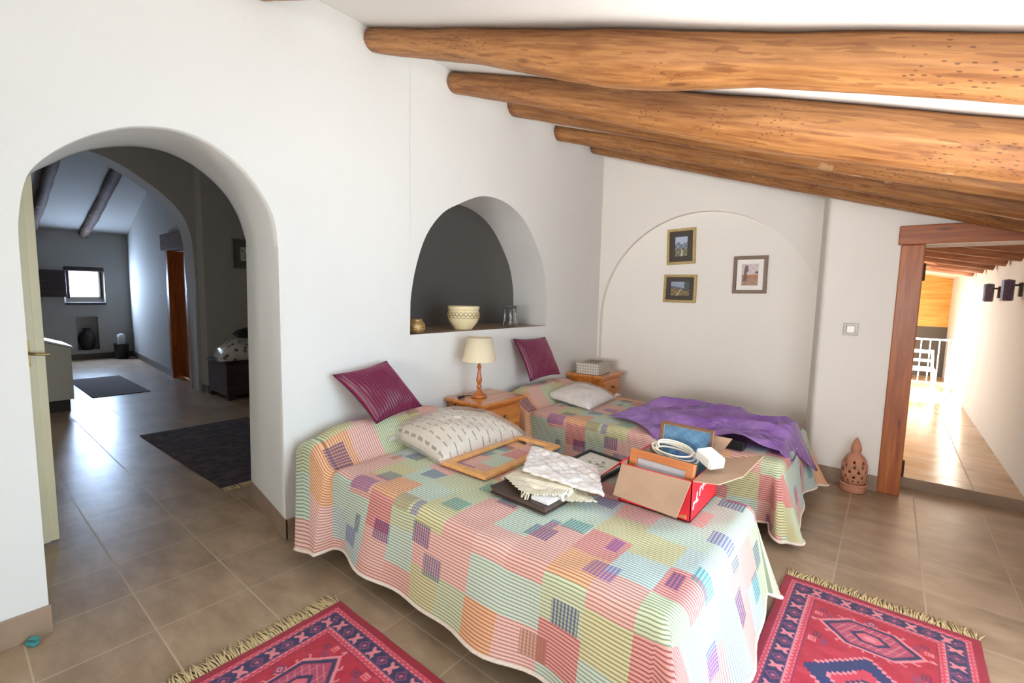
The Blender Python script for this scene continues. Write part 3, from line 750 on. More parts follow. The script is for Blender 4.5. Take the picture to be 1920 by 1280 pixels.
wall_picture('wall_picture', 'brown framed picture with a wide white mount, hanging right of the other two', .275, .33, (1.465, YPi, 1.570), 0, math.radians(-.5), .03, M_brownframe, M_whitemat, .042, paint_ruin, (40, 54), 'framed pictures on the arched wall')
wall_picture('wall_picture', 'dim silver framed picture on the wall of the dark room beyond the arch', .36, .38, (-4.279, 2.665, 1.81), math.radians(90), 0, .03, plain('grey_frame', S(120, 116, 112), .4, .4), plain('dim_mount', S(104, 102, 98), .7), .07, paint_sketch, (30, 30), None)

# light switch
t = thing('light_switch', 'steel framed light switch with a white rocker on the wall beside the door frame', 'light switch', (2.243, YP, 1.153))
b = BM(); frame_ring(b, .088, .088, .02, -.010, 0, .002); obj('plate', b, M_chrome, t)
b = box((-.024, -.012, -.024), (.024, -.001, .024), .002); obj('rocker', b, M_whiteplastic, t)

# ---------------------------------------------------------------- beds
def smooth01(x): x = max(0, min(1, x)); return x * x * (3 - 2 * x)
def make_spread(parent, xh, xf, y0, y1, zt, hem, seed, flareL, flareR, flareF, bolster, nA=150, nB=130):
    drop = (zt - hem) + 0.03
    rf = .05
    A = np.concatenate([np.linspace(xh, xh + .32, 34)[:-1], np.linspace(xh + .32, xf - .05, 70)[:-1], np.linspace(xf - .05, xf + drop, 46)])
    Bv = np.concatenate([np.linspace(y0 - drop, y0 + .06, 44)[:-1], np.linspace(y0 + .06, y1 - .06, 34)[:-1], np.linspace(y1 - .06, y1 + drop, 44)])
    V = []; UV = []
    for bb in Bv:
        for a in A:
            da = max(0, a - xf); db = (bb - y1) if bb > y1 else ((bb - y0) if bb < y0 else 0)
            ac = min(a, xf); bc = min(max(bb, y0), y1)
            yn = (bc - (y0 + y1) / 2) / ((y1 - y0) / 2)
            top = zt + .006 * sn(ac * 4.3, bc * 5.1, seed) + .003 * sn(ac * 11, bc * 9, seed + 1)
            q = (ac - xh) / .29
            if bolster and q < 1.25:
                prof = (smooth01(q / .30) * .35 + .65) if q < .30 else (1 - smooth01((q - .45) / .55)) if q > .45 else 1
                top += bolster * prof * (1 - .35 * abs(yn) ** 5)
                top -= .022 * math.exp(-((q - 1.04) / .06) ** 2)
            d = max(da, abs(db))
            if d <= 0: V.append((a, bb, top)); UV.append((a, bb)); continue
            th = math.atan2(db, da); cxn, cyn = math.cos(th), math.sin(th)
            qa = rf * math.pi / 2
            if d < qa: out = rf * math.sin(d / rf); dep = rf * (1 - math.cos(d / rf))
            else: out = rf; dep = rf + (d - qa)
            tt = max(0, min(1, (d - qa) / (drop - qa)))
            corner = abs(math.sin(2 * th)) if (da > 0 and db != 0) else 0
            fl = flareF * abs(cxn) + (flareL if db < 0 else flareR) * abs(cyn)
            out += fl * tt + corner * .075 * tt ** 1.2
            s = ac * (1 if db != 0 else 0) + bc * (1 if da > 0 else 0)
            rip = .020 * math.sin(s * 9.5 + seed) + .012 * math.sin(s * 17 + seed * 2.1) + (.03 * math.sin(th * 7 + seed) if corner else 0)
            out += rip * tt ** 1.3
            if bolster and db != 0 and q < 1.1: out += .085 * (1 - smooth01((q - .95) / .12)) * (.35 + .65 * tt)
            depn = dep * (top - hem + .012 * math.sin(s * 6.3 + seed)) / drop if True else dep
            z = top - depn
            # extra hem dip in the corner
            z = max(hem * .35, z - corner * .03 * tt)
            px_, py_ = (ac if da == 0 else xf) , (bc)
            if bolster and da == 0: px_ += .24 * tt * (1 - smooth01((ac - xh) / .5))
            V.append((px_ - (rf if da > 0 else 0) * 0 + cxn * out * (1 if da > 0 else 0), py_ + cyn * out, z)); UV.append((a, bb))
    na = len(A); nb = len(Bv); F = []
    for j in range(nb - 1):
        for i in range(na - 1):
            k = j * na + i; F.append((k, k + 1, k + na + 1, k + na))
    o = obj('bedspread', (V, F), M_spread, parent, True); set_uv(o, UV); solid(o, .006, -1)
    # piped hem along the open edge
    edge = [V[i] for i in range(na)] + [V[j * na + na - 1] for j in range(1, nb)] + [V[(nb - 1) * na + i] for i in range(na - 2, -1, -1)]
    b = BM(); tube(b, [(p[0], p[1], p[2] + .003) for p in edge[::2]], .0075, 6); h = obj('hem', b, M_hem, o, True)
    return o
M_matt = plain('mattress_ticking', S(214, 206, 196), .9)
def make_bed(label, y0, y1, seed, fl, zt=.465):
    t = thing('single_bed', label, 'bed', (0.04, (y0 + y1) / 2, 0), (0, 0, 0), 'two single beds')
    yc = (y0 + y1) / 2; hw = (y1 - y0) / 2
    inner = thing('tmp', '', ''); bpy.data.objects.remove(inner)
    b = box((.03, -hw + .03, .26), (1.94, hw - .03, zt - .03), .04, 3); obj('mattress', b, M_matt, t, True)
    b = box((.03, -hw + .04, .18), (1.93, hw - .04, .259), .01); obj('bed_base', b, M_dwood, t)
    for sx in (.1, 1.86):
        for sy in (-hw + .1, hw - .1):
            b = BM(); lathe(b, [(.018, 0), (.022, .05), (.026, .18)], 14, (sx, sy, 0)); obj('leg', b, M_dwood, t)
    sp = make_spread(t, 0.0 + .005, 1.985, y0 - yc, y1 - yc, zt, .07, seed, *fl)
    return t
make_bed('nearer single bed under a striped patchwork bedspread, with the red cardboard box on it', 1.245, 2.155, 1.3, (.055, -.01, .09, .155))
make_bed('farther single bed under a striped patchwork bedspread, with the purple plastic bag on it', 2.90, 3.76, 4.1, (.01, .02, .06, .13))

# ---------------------------------------------------------------- cushions and pillows
def satin():
    t = NT('magenta_satin'); x, y, z = t.xyz(t.coord('UV'))
    st = t.math('SINE', t.math('MULTIPLY', x, 120.0))
    f = t.math('MULTIPLY_ADD', st, .5, .5)
    t.base(t.mix(f, S(72, 12, 40), S(124, 24, 68))); t.set(Roughness=.36)
    t.b.inputs['Sheen Weight'].default_value = .4; t.b.inputs['Sheen Tint'].default_value = S(230, 90, 160)
    t.bump(t.math('ADD', f, t.math('MULTIPLY', t.noise(t.coord('UV'), 26, 3), .5)), .5, .006); return t.m
M_satin = satin()
def cushion(label, corners, thick, seed):
    t = thing('throw_cushion', label, 'cushion', (0, 0, 0), (0, 0, 0), 'magenta cushions')
    pad_obj('cover', M_satin, t, corners, thick, 30, .09, .006, seed, .55)
    A, B, Cc, D = [Vector(p) for p in corners]; loop = []
    n = 26
    for P, Q in ((A, B), (B, Cc), (Cc, D), (D, A)):
        for i in range(n):
            s = i / n; mid = (A + B + Cc + D) / 4; p = P.lerp(Q, s)
            pin = .09 * (1 - (2 * s - 1) ** 2) * .5
            e = ((P + Q) / 2 - mid); loop.append(p - e * pin * 2 * .5 * 2)
    b = BM(); tube(b, loop, .0035, 6, closed=True); obj('piping', b, plain('dark_piping', S(74, 14, 44), .5), t, True)
    return t
cushion('magenta ribbed satin cushion tilted on its corner against the wall on the nearer bed',
        [(.275, 1.512, .618), (.235, 1.872, .648), (.055, 1.742, .925), (.05, 1.385, .88)], .075, 3)
cushion('magenta ribbed satin cushion leaning on the wall at the head of the farther bed',
        [(.205, 3.04, .645), (.175, 3.53, .645), (.05, 3.455, .975), (.05, 3.0, .985)], .07, 8)

def dash_fabric():
    t = NT('dash_print_cotton'); x, y, z = t.xyz(t.coord('UV'))
    u = t.math('MULTIPLY', x, 8.0); v = t.math('MULTIPLY', y, 13.0); row = t.math('FLOOR', v)
    u2 = t.math('ADD', u, t.math('MULTIPLY', row, .41)); fu = t.math('FRACT', u2); fv = t.math('FRACT', t.math('ADD', v, t.math('MULTIPLY', t.noise(t.coord('UV'), 30, 2), .25)))
    ins = t.math('MULTIPLY', t.math('MULTIPLY', t.math('GREATER_THAN', fu, .16), t.math('LESS_THAN', fu, .80)), t.math('MULTIPLY', t.math('GREATER_THAN', fv, .44), t.math('LESS_THAN', fv, .60)))
    t.base(t.mix(t.math('MULTIPLY', ins, .85), S(216, 206, 190), S(112, 104, 98))); t.set(Roughness=.85)
    t.bump(t.noise(t.coord('UV'), 14, 4), .5, .01); return t.m
M_dash = dash_fabric()
M_wpillow = plain('white_down_pillow', S(228, 224, 220), .85, var=.06, scale=9, bump=.6, bscale=14, bdist=.02)
def clear_plastic(name, tint, amount, rough=.08, bscale=18):
    t = NT(name); o = t.coord()
    t.base(tint); t.set(Roughness=rough); t.b.inputs['Specular IOR Level'].default_value = .9
    tr = t.new('ShaderNodeBsdfTransparent'); mx = t.new('ShaderNodeMixShader'); fr = t.new('ShaderNodeLayerWeight'); fr.inputs[0].default_value = .25
    n = t.noise(o, bscale, 3)
    f = t.math('MINIMUM', t.math('ADD', t.math('MULTIPLY', fr.outputs['Facing'], .35), t.math('MULTIPLY', n, amount)), .95)
    out = t.n['Material Output']
    t.put(mx.inputs[0], f); t.t.links.new(tr.outputs[0], mx.inputs[1]); t.t.links.new(t.b.outputs[0], mx.inputs[2]); t.t.links.new(mx.outputs[0], out.inputs[0])
    t.bump(t.noise(t.mapping(o, (1, 2, 1)), bscale, 3, .5), .45, .015); return t.m
M_clear = clear_plastic('clear_wrap', S(238, 232, 228), .28)
def wrapped(label, cs, thick, fabric, seed, button=None):
    t = thing('wrapped_pillow', label, 'pillow', (0, 0, 0), (0, 0, 0), 'pillows in clear plastic')
    pad_obj('pillow', fabric, t, cs, thick, 28, .04, .012, seed, .18)
    mid = sum((Vector(p) for p in cs), Vector()) / 4
    cs2 = [mid + (Vector(p) - mid) * 1.07 + Vector((0, 0, .002)) for p in cs]
    pad_obj('plastic_wrap', M_clear, t, cs2, thick * 1.13, 30, .01, .010, seed + 3, .10)
    # knotted tail of the wrap
    tail = Vector(cs[0]).lerp(Vector(cs[1]), .25) if button else Vector(cs[2])
    b = BM()
    for k in range(5):
        d_ = Vector((random.uniform(-.02, .05), random.uniform(-.09, -.03) if button else random.uniform(.03, .09), random.uniform(-.005, .02)))
        p0 = tail + Vector((0, 0, .012)); tube(b, [p0, p0 + d_ * .5 + Vector((0, 0, .008)), p0 + d_], [.005, .011, .003], 6)
    obj('wrap_tail', b, M_clear, t, True)
    if button:
        b = BM(); lathe(b, [(.001, 0), (.024, 0.0), (.026, .004), (.02, .008), (.001, .009)], 20, button); obj('button', b, plain('pearl_button', S(240, 232, 220), .3), t, True)
    return t
wrapped('plump cream pillow printed with grey dashes, in clear plastic on the nearer bed', [(.155, 1.67, .505), (.73, 1.585, .485), (.755, 2.235, .490), (.27, 2.28, .500)], .135, M_dash, 2, (.53, 1.885, .628))
wrapped('white pillow in clear plastic with a crumpled tail, on the farther bed', [(.22, 3.24, .495), (.72, 3.11, .485), (.68, 3.62, .490), (.28, 3.72, .500)], .10, M_wpillow, 6)

# ---------------------------------------------------------------- purple bag over the foot of the far bed
def purple():
    t = NT('purple_plastic'); o = t.coord()
    t.base(t.ramp(t.noise(o, 5, 4), [(.3, S(160, 104, 200)), (.7, S(202, 158, 228))])); t.set(Roughness=.14)
    t.b.inputs['Specular IOR Level'].default_value = .9
    tr = t.new('ShaderNodeBsdfTransparent'); tr.inputs[0].default_value = S(186, 130, 226)
    tl = t.new('ShaderNodeBsdfTranslucent'); tl.inputs[0].default_value = S(150, 80, 200)
    m1 = t.new('ShaderNodeMixShader'); m1.inputs[0].default_value = .25; m2 = t.new('ShaderNodeMixShader'); m2.inputs[0].default_value = .18
    t.t.links.new(t.b.outputs[0], m1.inputs[1]); t.t.links.new(tl.outputs[0], m1.inputs[2]); t.t.links.new(m1.outputs[0], m2.inputs[1]); t.t.links.new(tr.outputs[0], m2.inputs[2])
    t.t.links.new(m2.outputs[0], t.n['Material Output'].inputs[0])
    t.b.inputs['Coat Weight'].default_value = .8; t.b.inputs['Coat Roughness'].default_value = .08
    t.bump(t.math('ADD', t.noise(o, 15, 4, .6), t.math('MULTIPLY', t.noise(o, 5, 2), 2.0)), .9, .03); return t.m
M_purple = purple()
A, B_, C_, D_ = [Vector(p) for p in ((.92, 3.03, .487), (2.04, 2.95, .50), (2.20, 3.60, .50), (1.02, 3.67, .50))]
def ridge(x): return 1 - abs(2 * (x - math.floor(x)) - 1)
def bag(u, v):
    p = A * (1 - u) * (1 - v) + B_ * u * (1 - v) + C_ * u * v + D_ * (1 - u) * v
    e = min(1, 7 * min(u, v * 1.2, 1 - u, 1 - v))
    h = .016 + .060 * math.exp(-((v - .80) / .22) ** 2) * (1 - .35 * u) + .062 * math.exp(-((v - .15 - .30 * u) / .06) ** 2) * (.5 + .8 * u)
    h += .034 * ridge(u * 2.3 + v * 1.7) * ridge(v * 2.1 - u * 1.3 + .3) + .024 * ridge(u * 4.1 - v * 3.3) ** 2 + .010 * ridge(u * 9 + v * 7.3) * ridge(v * 8 - u * 3)
    p.z += h * (.15 + .85 * e)
    p.z += .055 * math.exp(-((u - .79) / .10) ** 2) * math.exp(-(v / .16) ** 2)
    p.y += (.02 * math.sin(u * 7) - .19 * math.exp(-((u - .42) / .17) ** 2)) * (1 - v) - .02 * math.sin(u * 9 + 1) * v
    p.x += .02 * math.sin(v * 9)
    # the front edge and the foot corner slip over the edge of the mattress
    oy = max(0, 2.885 - p.y); p.z -= oy * 1.1; p.y += oy * .55
    ox = max(0, p.x - 2.03); p.z -= ox * 1.5; p.x -= ox * .25
    return p
V, F, UV = grid_mesh(bag, 96, 72); o = obj('plastic_bag', (V, F), M_purple, None, True); solid(o, .002, 1); tag(o, 'shiny purple plastic bag spread over the foot of the farther bed', 'plastic bag')
o = obj('black_box', box((1.735, 2.905, .474), (1.855, 2.99, .524), .003), M_black); tag(o, 'small black box peeping out from under the purple plastic bag', 'box')

# ---------------------------------------------------------------- bedside tables
def nightstand(label, y0, y1, x1, z, group):
    yc = (y0 + y1) / 2; hw = (y1 - y0) / 2
    t = thing('nightstand', label, 'nightstand', (0.022, yc, 0), (0, 0, 0), group)
    b = box((0, -hw, z - .028), (x1, hw, z), .009, 3); obj('tabletop', b, M_night, t)
    b = box((.008, -hw + .03, .06), (x1 - .03, hw - .03, z - .028), .004); obj('body', b, M_night, t)
    for za, zb in ((z - .19, z - .05), (.10, z - .21)):
        b = BM(); bx(b, (x1 - .03, -hw + .05, za), (x1 - .016, hw - .05, zb), .004); bx(b, (x1 - .016, -hw + .075, za + .025), (x1 - .010, hw - .075, zb - .025), .003)
        dr = obj('drawer' if za > .3 else 'door', b, M_night, t)
        b = BM(); lathe(b, [(.006, 0), (.008, .012), (.015, .018), (.014, .028), (.004, .032)], 14); bmesh.ops.transform(b, matrix=Matrix.Translation((x1 - .011, 0, (za + zb) / 2)) @ Matrix.Rotation(math.pi / 2, 4, 'Y'), verts=b.verts)
        obj('knob', b, M_brass, dr, True)
    b = BM(); bx(b, (.012, -hw + .025, 0), (x1 - .024, hw - .025, .06), .006); obj('plinth', b, M_night, t)
    return t
nightstand('orange pine nightstand between the two beds, carrying the table lamp', 2.262, 2.735, .372, .608, 'nightstands')
nightstand('orange pine nightstand beyond the farther bed in the corner, carrying the grey box', 3.875, 4.34, .395, .60, 'nightstands')

# table lamp
LZ = .609
t = thing('table_lamp', 'turned wooden table lamp with a cream drum shade on the nightstand', 'table lamp', (.184, 2.447, LZ))
b = BM(); lathe(b, [(.058, 0), (.060, .006), (.056, .014), (.038, .022), (.026, .034), (.02, .044)], 32); obj('base', b, M_lampwood, t, True)
b = BM(); lathe(b, [(.02, .042), (.012, .05), (.012, .06), (.019, .068), (.019, .078), (.012, .086), (.012, .094), (.020, .110), (.021, .128), (.014, .165), (.010, .195), (.010, .205), (.016, .213), (.016, .222), (.010, .230), (.010, .262)], 24); obj('stem', b, M_lampwood, t, True)
def shade_mat():
    q = NT('cream_shade'); q.base(S(242, 232, 204)); q.set(Roughness=.9); x, y, z = q.xyz(q.coord())
    q.base(q.ramp(q.noise(q.mapping(q.coord(), (60, 60, 4)), 3, 3), [(.3, S(236, 224, 194)), (.7, S(246, 236, 210))]))
    tl = q.new('ShaderNodeBsdfTranslucent'); tl.inputs[0].default_value = S(242, 228, 190); mx = q.new('ShaderNodeMixShader'); mx.inputs[0].default_value = .3
    q.t.links.new(q.b.outputs[0], mx.inputs[1]); q.t.links.new(tl.outputs[0], mx.inputs[2]); q.t.links.new(mx.outputs[0], q.n['Material Output'].inputs[0]); return q.m
b = BM(); lathe(b, [(.122, .262), (.092, .432), (.089, .432), (.119, .262)], 40, cap=False); r_ = list(b.verts)
o = obj('lamp_shade', b, shade_mat(), t, True)
b = BM(); lathe(b, [(.014, .26), (.014, .30), (.01, .305)], 14); obj('socket', b, M_whiteplastic, t, True)
b = BM(); tube(b, [(-.05, -.02, .006), (-.07, -.06, .006), (-.06, -.10, .006), (-.04, -.13, .006), (-.03, -.17, .006), (-.05, -.185, -.03), (-.09, -.19, -.12)], .0035, 8); cb = obj('cable', b, M_black, t, True, label='black cable')
b = box((-.058, -.165, .004), (-.036, -.105, .020), .006); obj('switch', b, M_black, cb)
# patterned grey box on the far nightstand
t = thing('gift_box', 'grey patterned lidded box on the far corner nightstand', 'box', (.215, 4.075, .601), (0, 0, math.radians(6)))
def lozenge():
    q = NT('lozenge_paper'); x, y, z = q.xyz(q.coord()); s = q.math('ADD', x, y)
    a = q.math('SINE', q.math('MULTIPLY', q.math('ADD', s, z), 120)); c = q.math('SINE', q.math('MULTIPLY', q.math('SUBTRACT', s, z), 120))
    q.base(q.mix(q.math('GREATER_THAN', q.math('MULTIPLY', a, c), .15), S(204, 198, 188), S(156, 150, 140))); q.set(Roughness=.6); return q.m
M_loz = lozenge()
b = box((-.115, -.15, 0), (.115, .15, .085), .003); obj('body', b, M_loz, t)
b = box((-.12, -.155, .085), (.12, .155, .108), .003); lid = obj('lid', b, M_loz, t)
b = box((-.07, -.10, .108), (.07, .10, .110), .001); obj('label_panel', b, plain('brown_panel', S(120, 110, 98), .6), lid)

# ---------------------------------------------------------------- pots in the niche
b = BM(); lathe(b, [(.045, 0), (.055, .004), (.066, .03), (.064, .06), (.05, .082), (.042, .092), (.044, .098), (.038, .098), (.04, .09), (.058, .05), (.04, .01)], 32, (-0.072, 2.075, 1.0725), cap=False); 
def hammered():
    q = NT('hammered_gold'); v = q.new('ShaderNodeTexVoronoi'); q.put(v.inputs['Vector'], q.coord()); v.inputs['Scale'].default_value = 90
    q.base(q.ramp(v.outputs['Distance'], [(0.0, S(206, 180, 130)), (.6, S(160, 130, 84))])); q.set(Roughness=.35, Metallic=.6); q.bump(v.outputs['Distance'], .6, .004); return q.m
o = obj('gold_pot', b, hammered(), None, True); tag(o, 'small round hammered gold pot at the left end of the niche', 'pot')
t = thing('cream_planter', 'cream ceramic planter with a brown ring pattern in the middle of the niche', 'planter', (-.13, 2.595, 1.073))
Mc = plain('cream_ceramic', S(232, 216, 172), .35, var=.04)
b = BM(); lathe(b, [(.02, 0), (.07, 0), (.074, .01), (.105, .05), (.128, .10), (.128, .125), (.115, .148), (.122, .152), (.124, .175), (.12, .182), (.112, .18), (.108, .15), (.118, .12), (.11, .08), (.06, .012), (.02, .01)], 40, cap=True); obj('bowl', b, Mc, t, True)
b = BM()
for row, z in enumerate((.101, .122)):
    for k in range(24):
        a0 = 2 * math.pi * (k + .5 * row) / 24; R = .1295
        tube(b, [(R * math.cos(a0 + .105 * math.cos(s)), R * math.sin(a0 + .105 * math.cos(s)), z + .0125 * math.sin(s)) for s in np.linspace(0, 2 * math.pi, 13)[:-1]], .0014, 5, closed=True)
obj('ring_pattern', b, plain('brown_glaze', S(120, 100, 62), .5), t, True)
t = thing('glass_burner', 'small clear glass oil burner at the right end of the niche', 'oil burner', (-.14, 3.185, 1.073))
Mg = NT('clear_glass'); Mg.base(S(220, 224, 226)); Mg.set(Roughness=.05); Mg.b.inputs['Transmission Weight'].default_value = .85; Mg = Mg.m
b = BM(); lathe(b, [(.02, .15), (.05, .165), (.066, .18), (.062, .18), (.045, .168), (.018, .155)], 28); obj('dish', b, Mg, t, True)
b = BM()
for k in range(4):
    a0 = math.pi / 4 + k * math.pi / 2; ca, sa = math.cos(a0), math.sin(a0)
    tube(b, [(.062 * ca, .062 * sa, 0), (.05 * ca, .05 * sa, .05), (.045 * ca, .045 * sa, .11), (.052 * ca, .052 * sa, .165)], [.009, .008, .007, .006], 10)
obj('stand', b, Mg, t, True)
b = BM(); lathe(b, [(.022, 0.0), (.024, .03), (.012, .05), (.02, .09), (.001, .09)], 20); obj('candle_cup', b, M_chrome, t, True)

# ---------------------------------------------------------------- terracotta lantern
M_terra = plain('terracotta', S(190, 132, 104), .85, var=.14, scale=14, bump=.3, bscale=60)
t = thing('terracotta_lantern', 'terracotta candle lantern pierced with holes, on the floor against the wall by the door', 'lantern', (2.345, 4.085, 0))
b = BM(); lathe(b, [(.072, 0), (.078, .008), (.076, .035), (.080, .05), (.084, .056), (.080, .064), (.070, .062), (.066, .05), (.06, .012)], 36, cap=False); b.faces.new([v for v in b.verts][:36][::-1]); ba = obj('saucer', b, M_terra, t, True)
prof = [(.062 + 0, .055), (.068, .075), (.076, .11), (.0785, .15), (.076, .19), (.067, .225), (.052, .25), (.036, .265), (.026, .272), (.030, .285), (.033, .30), (.030, .325), (.018, .36), (.004, .388)]
b = BM(); lathe(b, prof, 48, cap=False); dome = obj('dome', b, M_terra, t, True); solid(dome, .006, -1)
cut = BM()
for row, (z, n, r) in enumerate(((.083, 14, .006), (.115, 9, .009), (.152, 9, .010), (.188, 9, .009), (.222, 7, .0085))):
    R = float(np.interp(z, [p[1] for p in prof], [p[0] for p in prof]))
    for k in range(n):
        a0 = 2 * math.pi * (k + .5 * (row % 2)) / n + .2
        bmesh.ops.create_cone(cut, cap_ends=True, segments=12, radius1=r, radius2=r, depth=.05, matrix=Matrix.Translation((R * math.cos(a0), R * math.sin(a0), z)) @ Matrix.Rotation(a0, 4, 'Z') @ Matrix.Rotation(math.pi / 2 - (.0 if z < .2 else .5), 4, 'Y'))
cm = bpy.data.meshes.new('cutter'); cut.to_mesh(cm); cut.free(); co = bpy.data.objects.new('cutter', cm); C.objects.link(co)
md = dome.modifiers.new('holes', 'BOOLEAN'); md.operation = 'DIFFERENCE'; md.object = co; md.solver = 'EXACT'
co.parent = None
co.location = (2.345, 4.085, 0)
bpy.context.view_layer.update()
dg = bpy.context.evaluated_depsgraph_get(); nm = bpy.data.meshes.new_from_object(dome.evaluated_get(dg)); dome.modifiers.clear(); dome.data = nm
bpy.data.objects.remove(co)

# teal scrap by the left baseboard
b = BM(); bx(b, (-.022, -.012, 0), (.022, .012, .014), .004); quadprism(b, [(-.02, .01, .012), (.016, .01, .012), (.02, .02, .022), (-.012, .018, .02)], (0, -.01, .006))
o = obj('plastic_scrap', b, plain('teal_plastic', S(66, 140, 140), .4)); o.location = (.045, .15, .001); o.rotation_euler = (0, 0, .5); tag(o, 'small teal plastic scrap on the tiles at the left baseboard', 'scrap')

# ---------------------------------------------------------------- things lying on the nearer bed
ZB = .474
M_pine = wood('pale_beech', S(206, 146, 84), S(226, 172, 112), .4, (14, 3, 14), False, 0, .05)
t = thing('empty_frame', 'empty pale wooden frame lying flat on the nearer bed, half under the pillow', 'picture frame', (.875, 1.905, ZB + .004), (math.radians(-90), 0, math.radians(90)))
b = BM(); frame_ring(b, .64, .315, .046, -.014, 0.003, .003); obj('frame_bars', b, M_pine, t)
t = thing('photo_album', 'flat dark brown album lying under the lace on the nearer bed', 'album', (1.30, 1.615, ZB + .001), (0, 0, math.radians(-3)))
M_album = plain('dark_leather', S(62, 46, 40), .4, var=.3, scale=10)
b = box((-.155, -.125, 0), (.155, .125, .006), .002); obj('cover', b, M_album, t)
b = box((-.150, -.12, .006), (.150, .122, .026), .002); obj('pages', b, plain('brown_pages', S(84, 66, 56), .7), t)
b = box((-.155, -.125, .026), (.155, .125, .032), .002); obj('cover', b, M_album, t)
o = obj('white_box', box((-.045, -.05, 0), (.045, .05, .016), .002), plain('white_card', S(232, 230, 232), .6)); o.location = (1.405, 1.555, ZB + .034); o.rotation_euler = (0, 0, -.05); tag(o, 'small white box on the corner of the dark album, under the lace', 'box')
def lace_mat():
    q = NT('crochet_lace'); x, y, z = q.xyz(q.coord('UV'))
    a = q.math('SINE', q.math('MULTIPLY', x, 150)); c = q.math('SINE', q.math('MULTIPLY', y, 150))
    border = q.math('GREATER_THAN', q.math('MAXIMUM', q.math('ABSOLUTE', q.math('SUBTRACT', x, .5)), q.math('ABSOLUTE', q.math('SUBTRACT', y, .5))), .30)
    hole = q.math('MULTIPLY', q.math('GREATER_THAN', q.math('MULTIPLY', a, c), .12), border)
    tr = q.new('ShaderNodeBsdfTransparent'); mx = q.new('ShaderNodeMixShader')
    q.base(S(240, 230, 206)); q.set(Roughness=.9)
    q.put(mx.inputs[0], q.math('MULTIPLY', hole, .9)); q.t.links.new(q.b.outputs[0], mx.inputs[1]); q.t.links.new(tr.outputs[0], mx.inputs[2]); q.t.links.new(mx.outputs[0], q.n['Material Output'].inputs[0])
    return q.m
def drape(cs, amp, seed, hz, scal=0.0):
    A, B, Cc, D = [Vector(p) for p in cs]
    def fn(u, v):
        p = A * (1 - u) * (1 - v) + B * u * (1 - v) + Cc * u * v + D * (1 - u) * v
        e = min(u, v, 1 - u, 1 - v)
        if scal and e < .002: p += (p - (A + Cc) / 2).normalized() * scal * abs(math.sin((u + v) * 26))
        p.z += amp * (sn(u * 6, v * 6, seed) + .5 * sn(u * 13, v * 12, seed + 1)) * min(1, e * 8 + .25) + hz(p)
        return p
    return fn
def on_album(p):
    inside = 1.15 < p.x < 1.46 and 1.49 < p.y < 1.745
    return 0.0 if inside else -.022
V, F, UV = grid_mesh(drape([(1.125, 1.60, .530), (1.345, 1.490, .532), (1.575, 1.66, .532), (1.26, 1.86, .528)], .004, 2, on_album, .012), 60, 60)
o = obj('crochet_doily', (V, F), lace_mat(), None, True); set_uv(o, UV); solid(o, .0025, 1); tag(o, 'cream crochet lace doily with an openwork border lying on the dark album', 'doily')
M_linen = plain('white_linen', S(224, 216, 212), .85, var=.05, scale=18, bump=.6, bscale=30, bdist=.008)
def roll(p): return .0
V, F, UV = grid_mesh(drape([(1.06, 1.915, .560), (1.215, 1.64, .552), (1.60, 1.675, .535), (1.44, 1.91, .550)], .011, 7, roll, .006), 60, 60)
o = obj('linen_cloth', (V, F), M_linen, None, True); set_uv(o, UV); solid(o, .012, 1); tag(o, 'crumpled white embroidered cloth heaped on the crochet doily', 'cloth')
# sketch in a black frame, flat on the bed
t = thing('framed_sketch', 'black framed sketch lying flat on the nearer bed beside the cardboard box', 'picture', (1.335, 2.055, ZB + .012), (math.radians(-84), 0, math.radians(-10)))
b = BM(); frame_ring(b, .265, .30, .016, -.014, 0.004, .002); obj('frame', b, M_black, t)
paint_grid('sketch', M_paint, t, .234, .27, 40, 44, lambda u, v: paint_sketch((u - .2) / .6, (v - .2) / .6) if .2 < u < .8 and .2 < v < .8 else c8(222, 220, 206), -.004)

# red cardboard box with flaps
M_red = plain('red_printed_card', S(214, 28, 44), .45, var=.04)
M_kraft = plain('brown_card', S(172, 138, 112), .85, var=.05, scale=12)
def two_sided(name, outside, inside):
    return inside
t = thing('cardboard_box', 'open red cardboard box with brown inside flaps on the foot of the nearer bed', 'box', (1.76, 1.985, ZB))
X0, X1, Y0, Y1, HB = -.155, .15, -.172, .180, .168
def slab(name, pts, nrm, mat, par, th=.004):
    b = BM(); quadprism(b, pts, tuple(Vector(nrm) * th)); return obj(name, b, mat, par)
bd = slab('body', [(X0, Y0, 0), (X1, Y0, 0), (X1, Y1, 0), (X0, Y1, 0)], (0, 0, 1), M_kraft, t)
b = BM()
quadprism(b, [(X0, Y0, 0), (X1, Y0, 0), (X1, Y0, HB), (X0, Y0, HB)], (0, .0035, 0)); quadprism(b, [(X0, Y1, 0), (X1, Y1, 0), (X1, Y1, HB), (X0, Y1, HB)], (0, -.0035, 0))
quadprism(b, [(X0, Y0, 0), (X0, Y1, 0), (X0, Y1, HB), (X0, Y0, HB)], (.0035, 0, 0)); quadprism(b, [(X1, Y0, 0), (X1, Y1, 0), (X1, Y1, HB), (X1, Y0, HB)], (-.0035, 0, 0))
obj('side_wall', b, M_red, t)
b = BM()
for s_, (a_, c_) in enumerate((((X0 + .004, Y0 + .0045), (X1 - .004, Y0 + .0045)), ((X0 + .004, Y1 - .0045), (X1 - .004, Y1 - .0045)), ((X0 + .0045, Y0 + .004), (X0 + .0045, Y1 - .004)), ((X1 - .0045, Y0 + .004), (X1 - .0045, Y1 - .004)))):
    b.faces.new([b.verts.new(p) for p in ((*a_, .004), (*c_, .004), (*c_, HB), (*a_, HB))])
obj('lining', b, M_kraft, t)
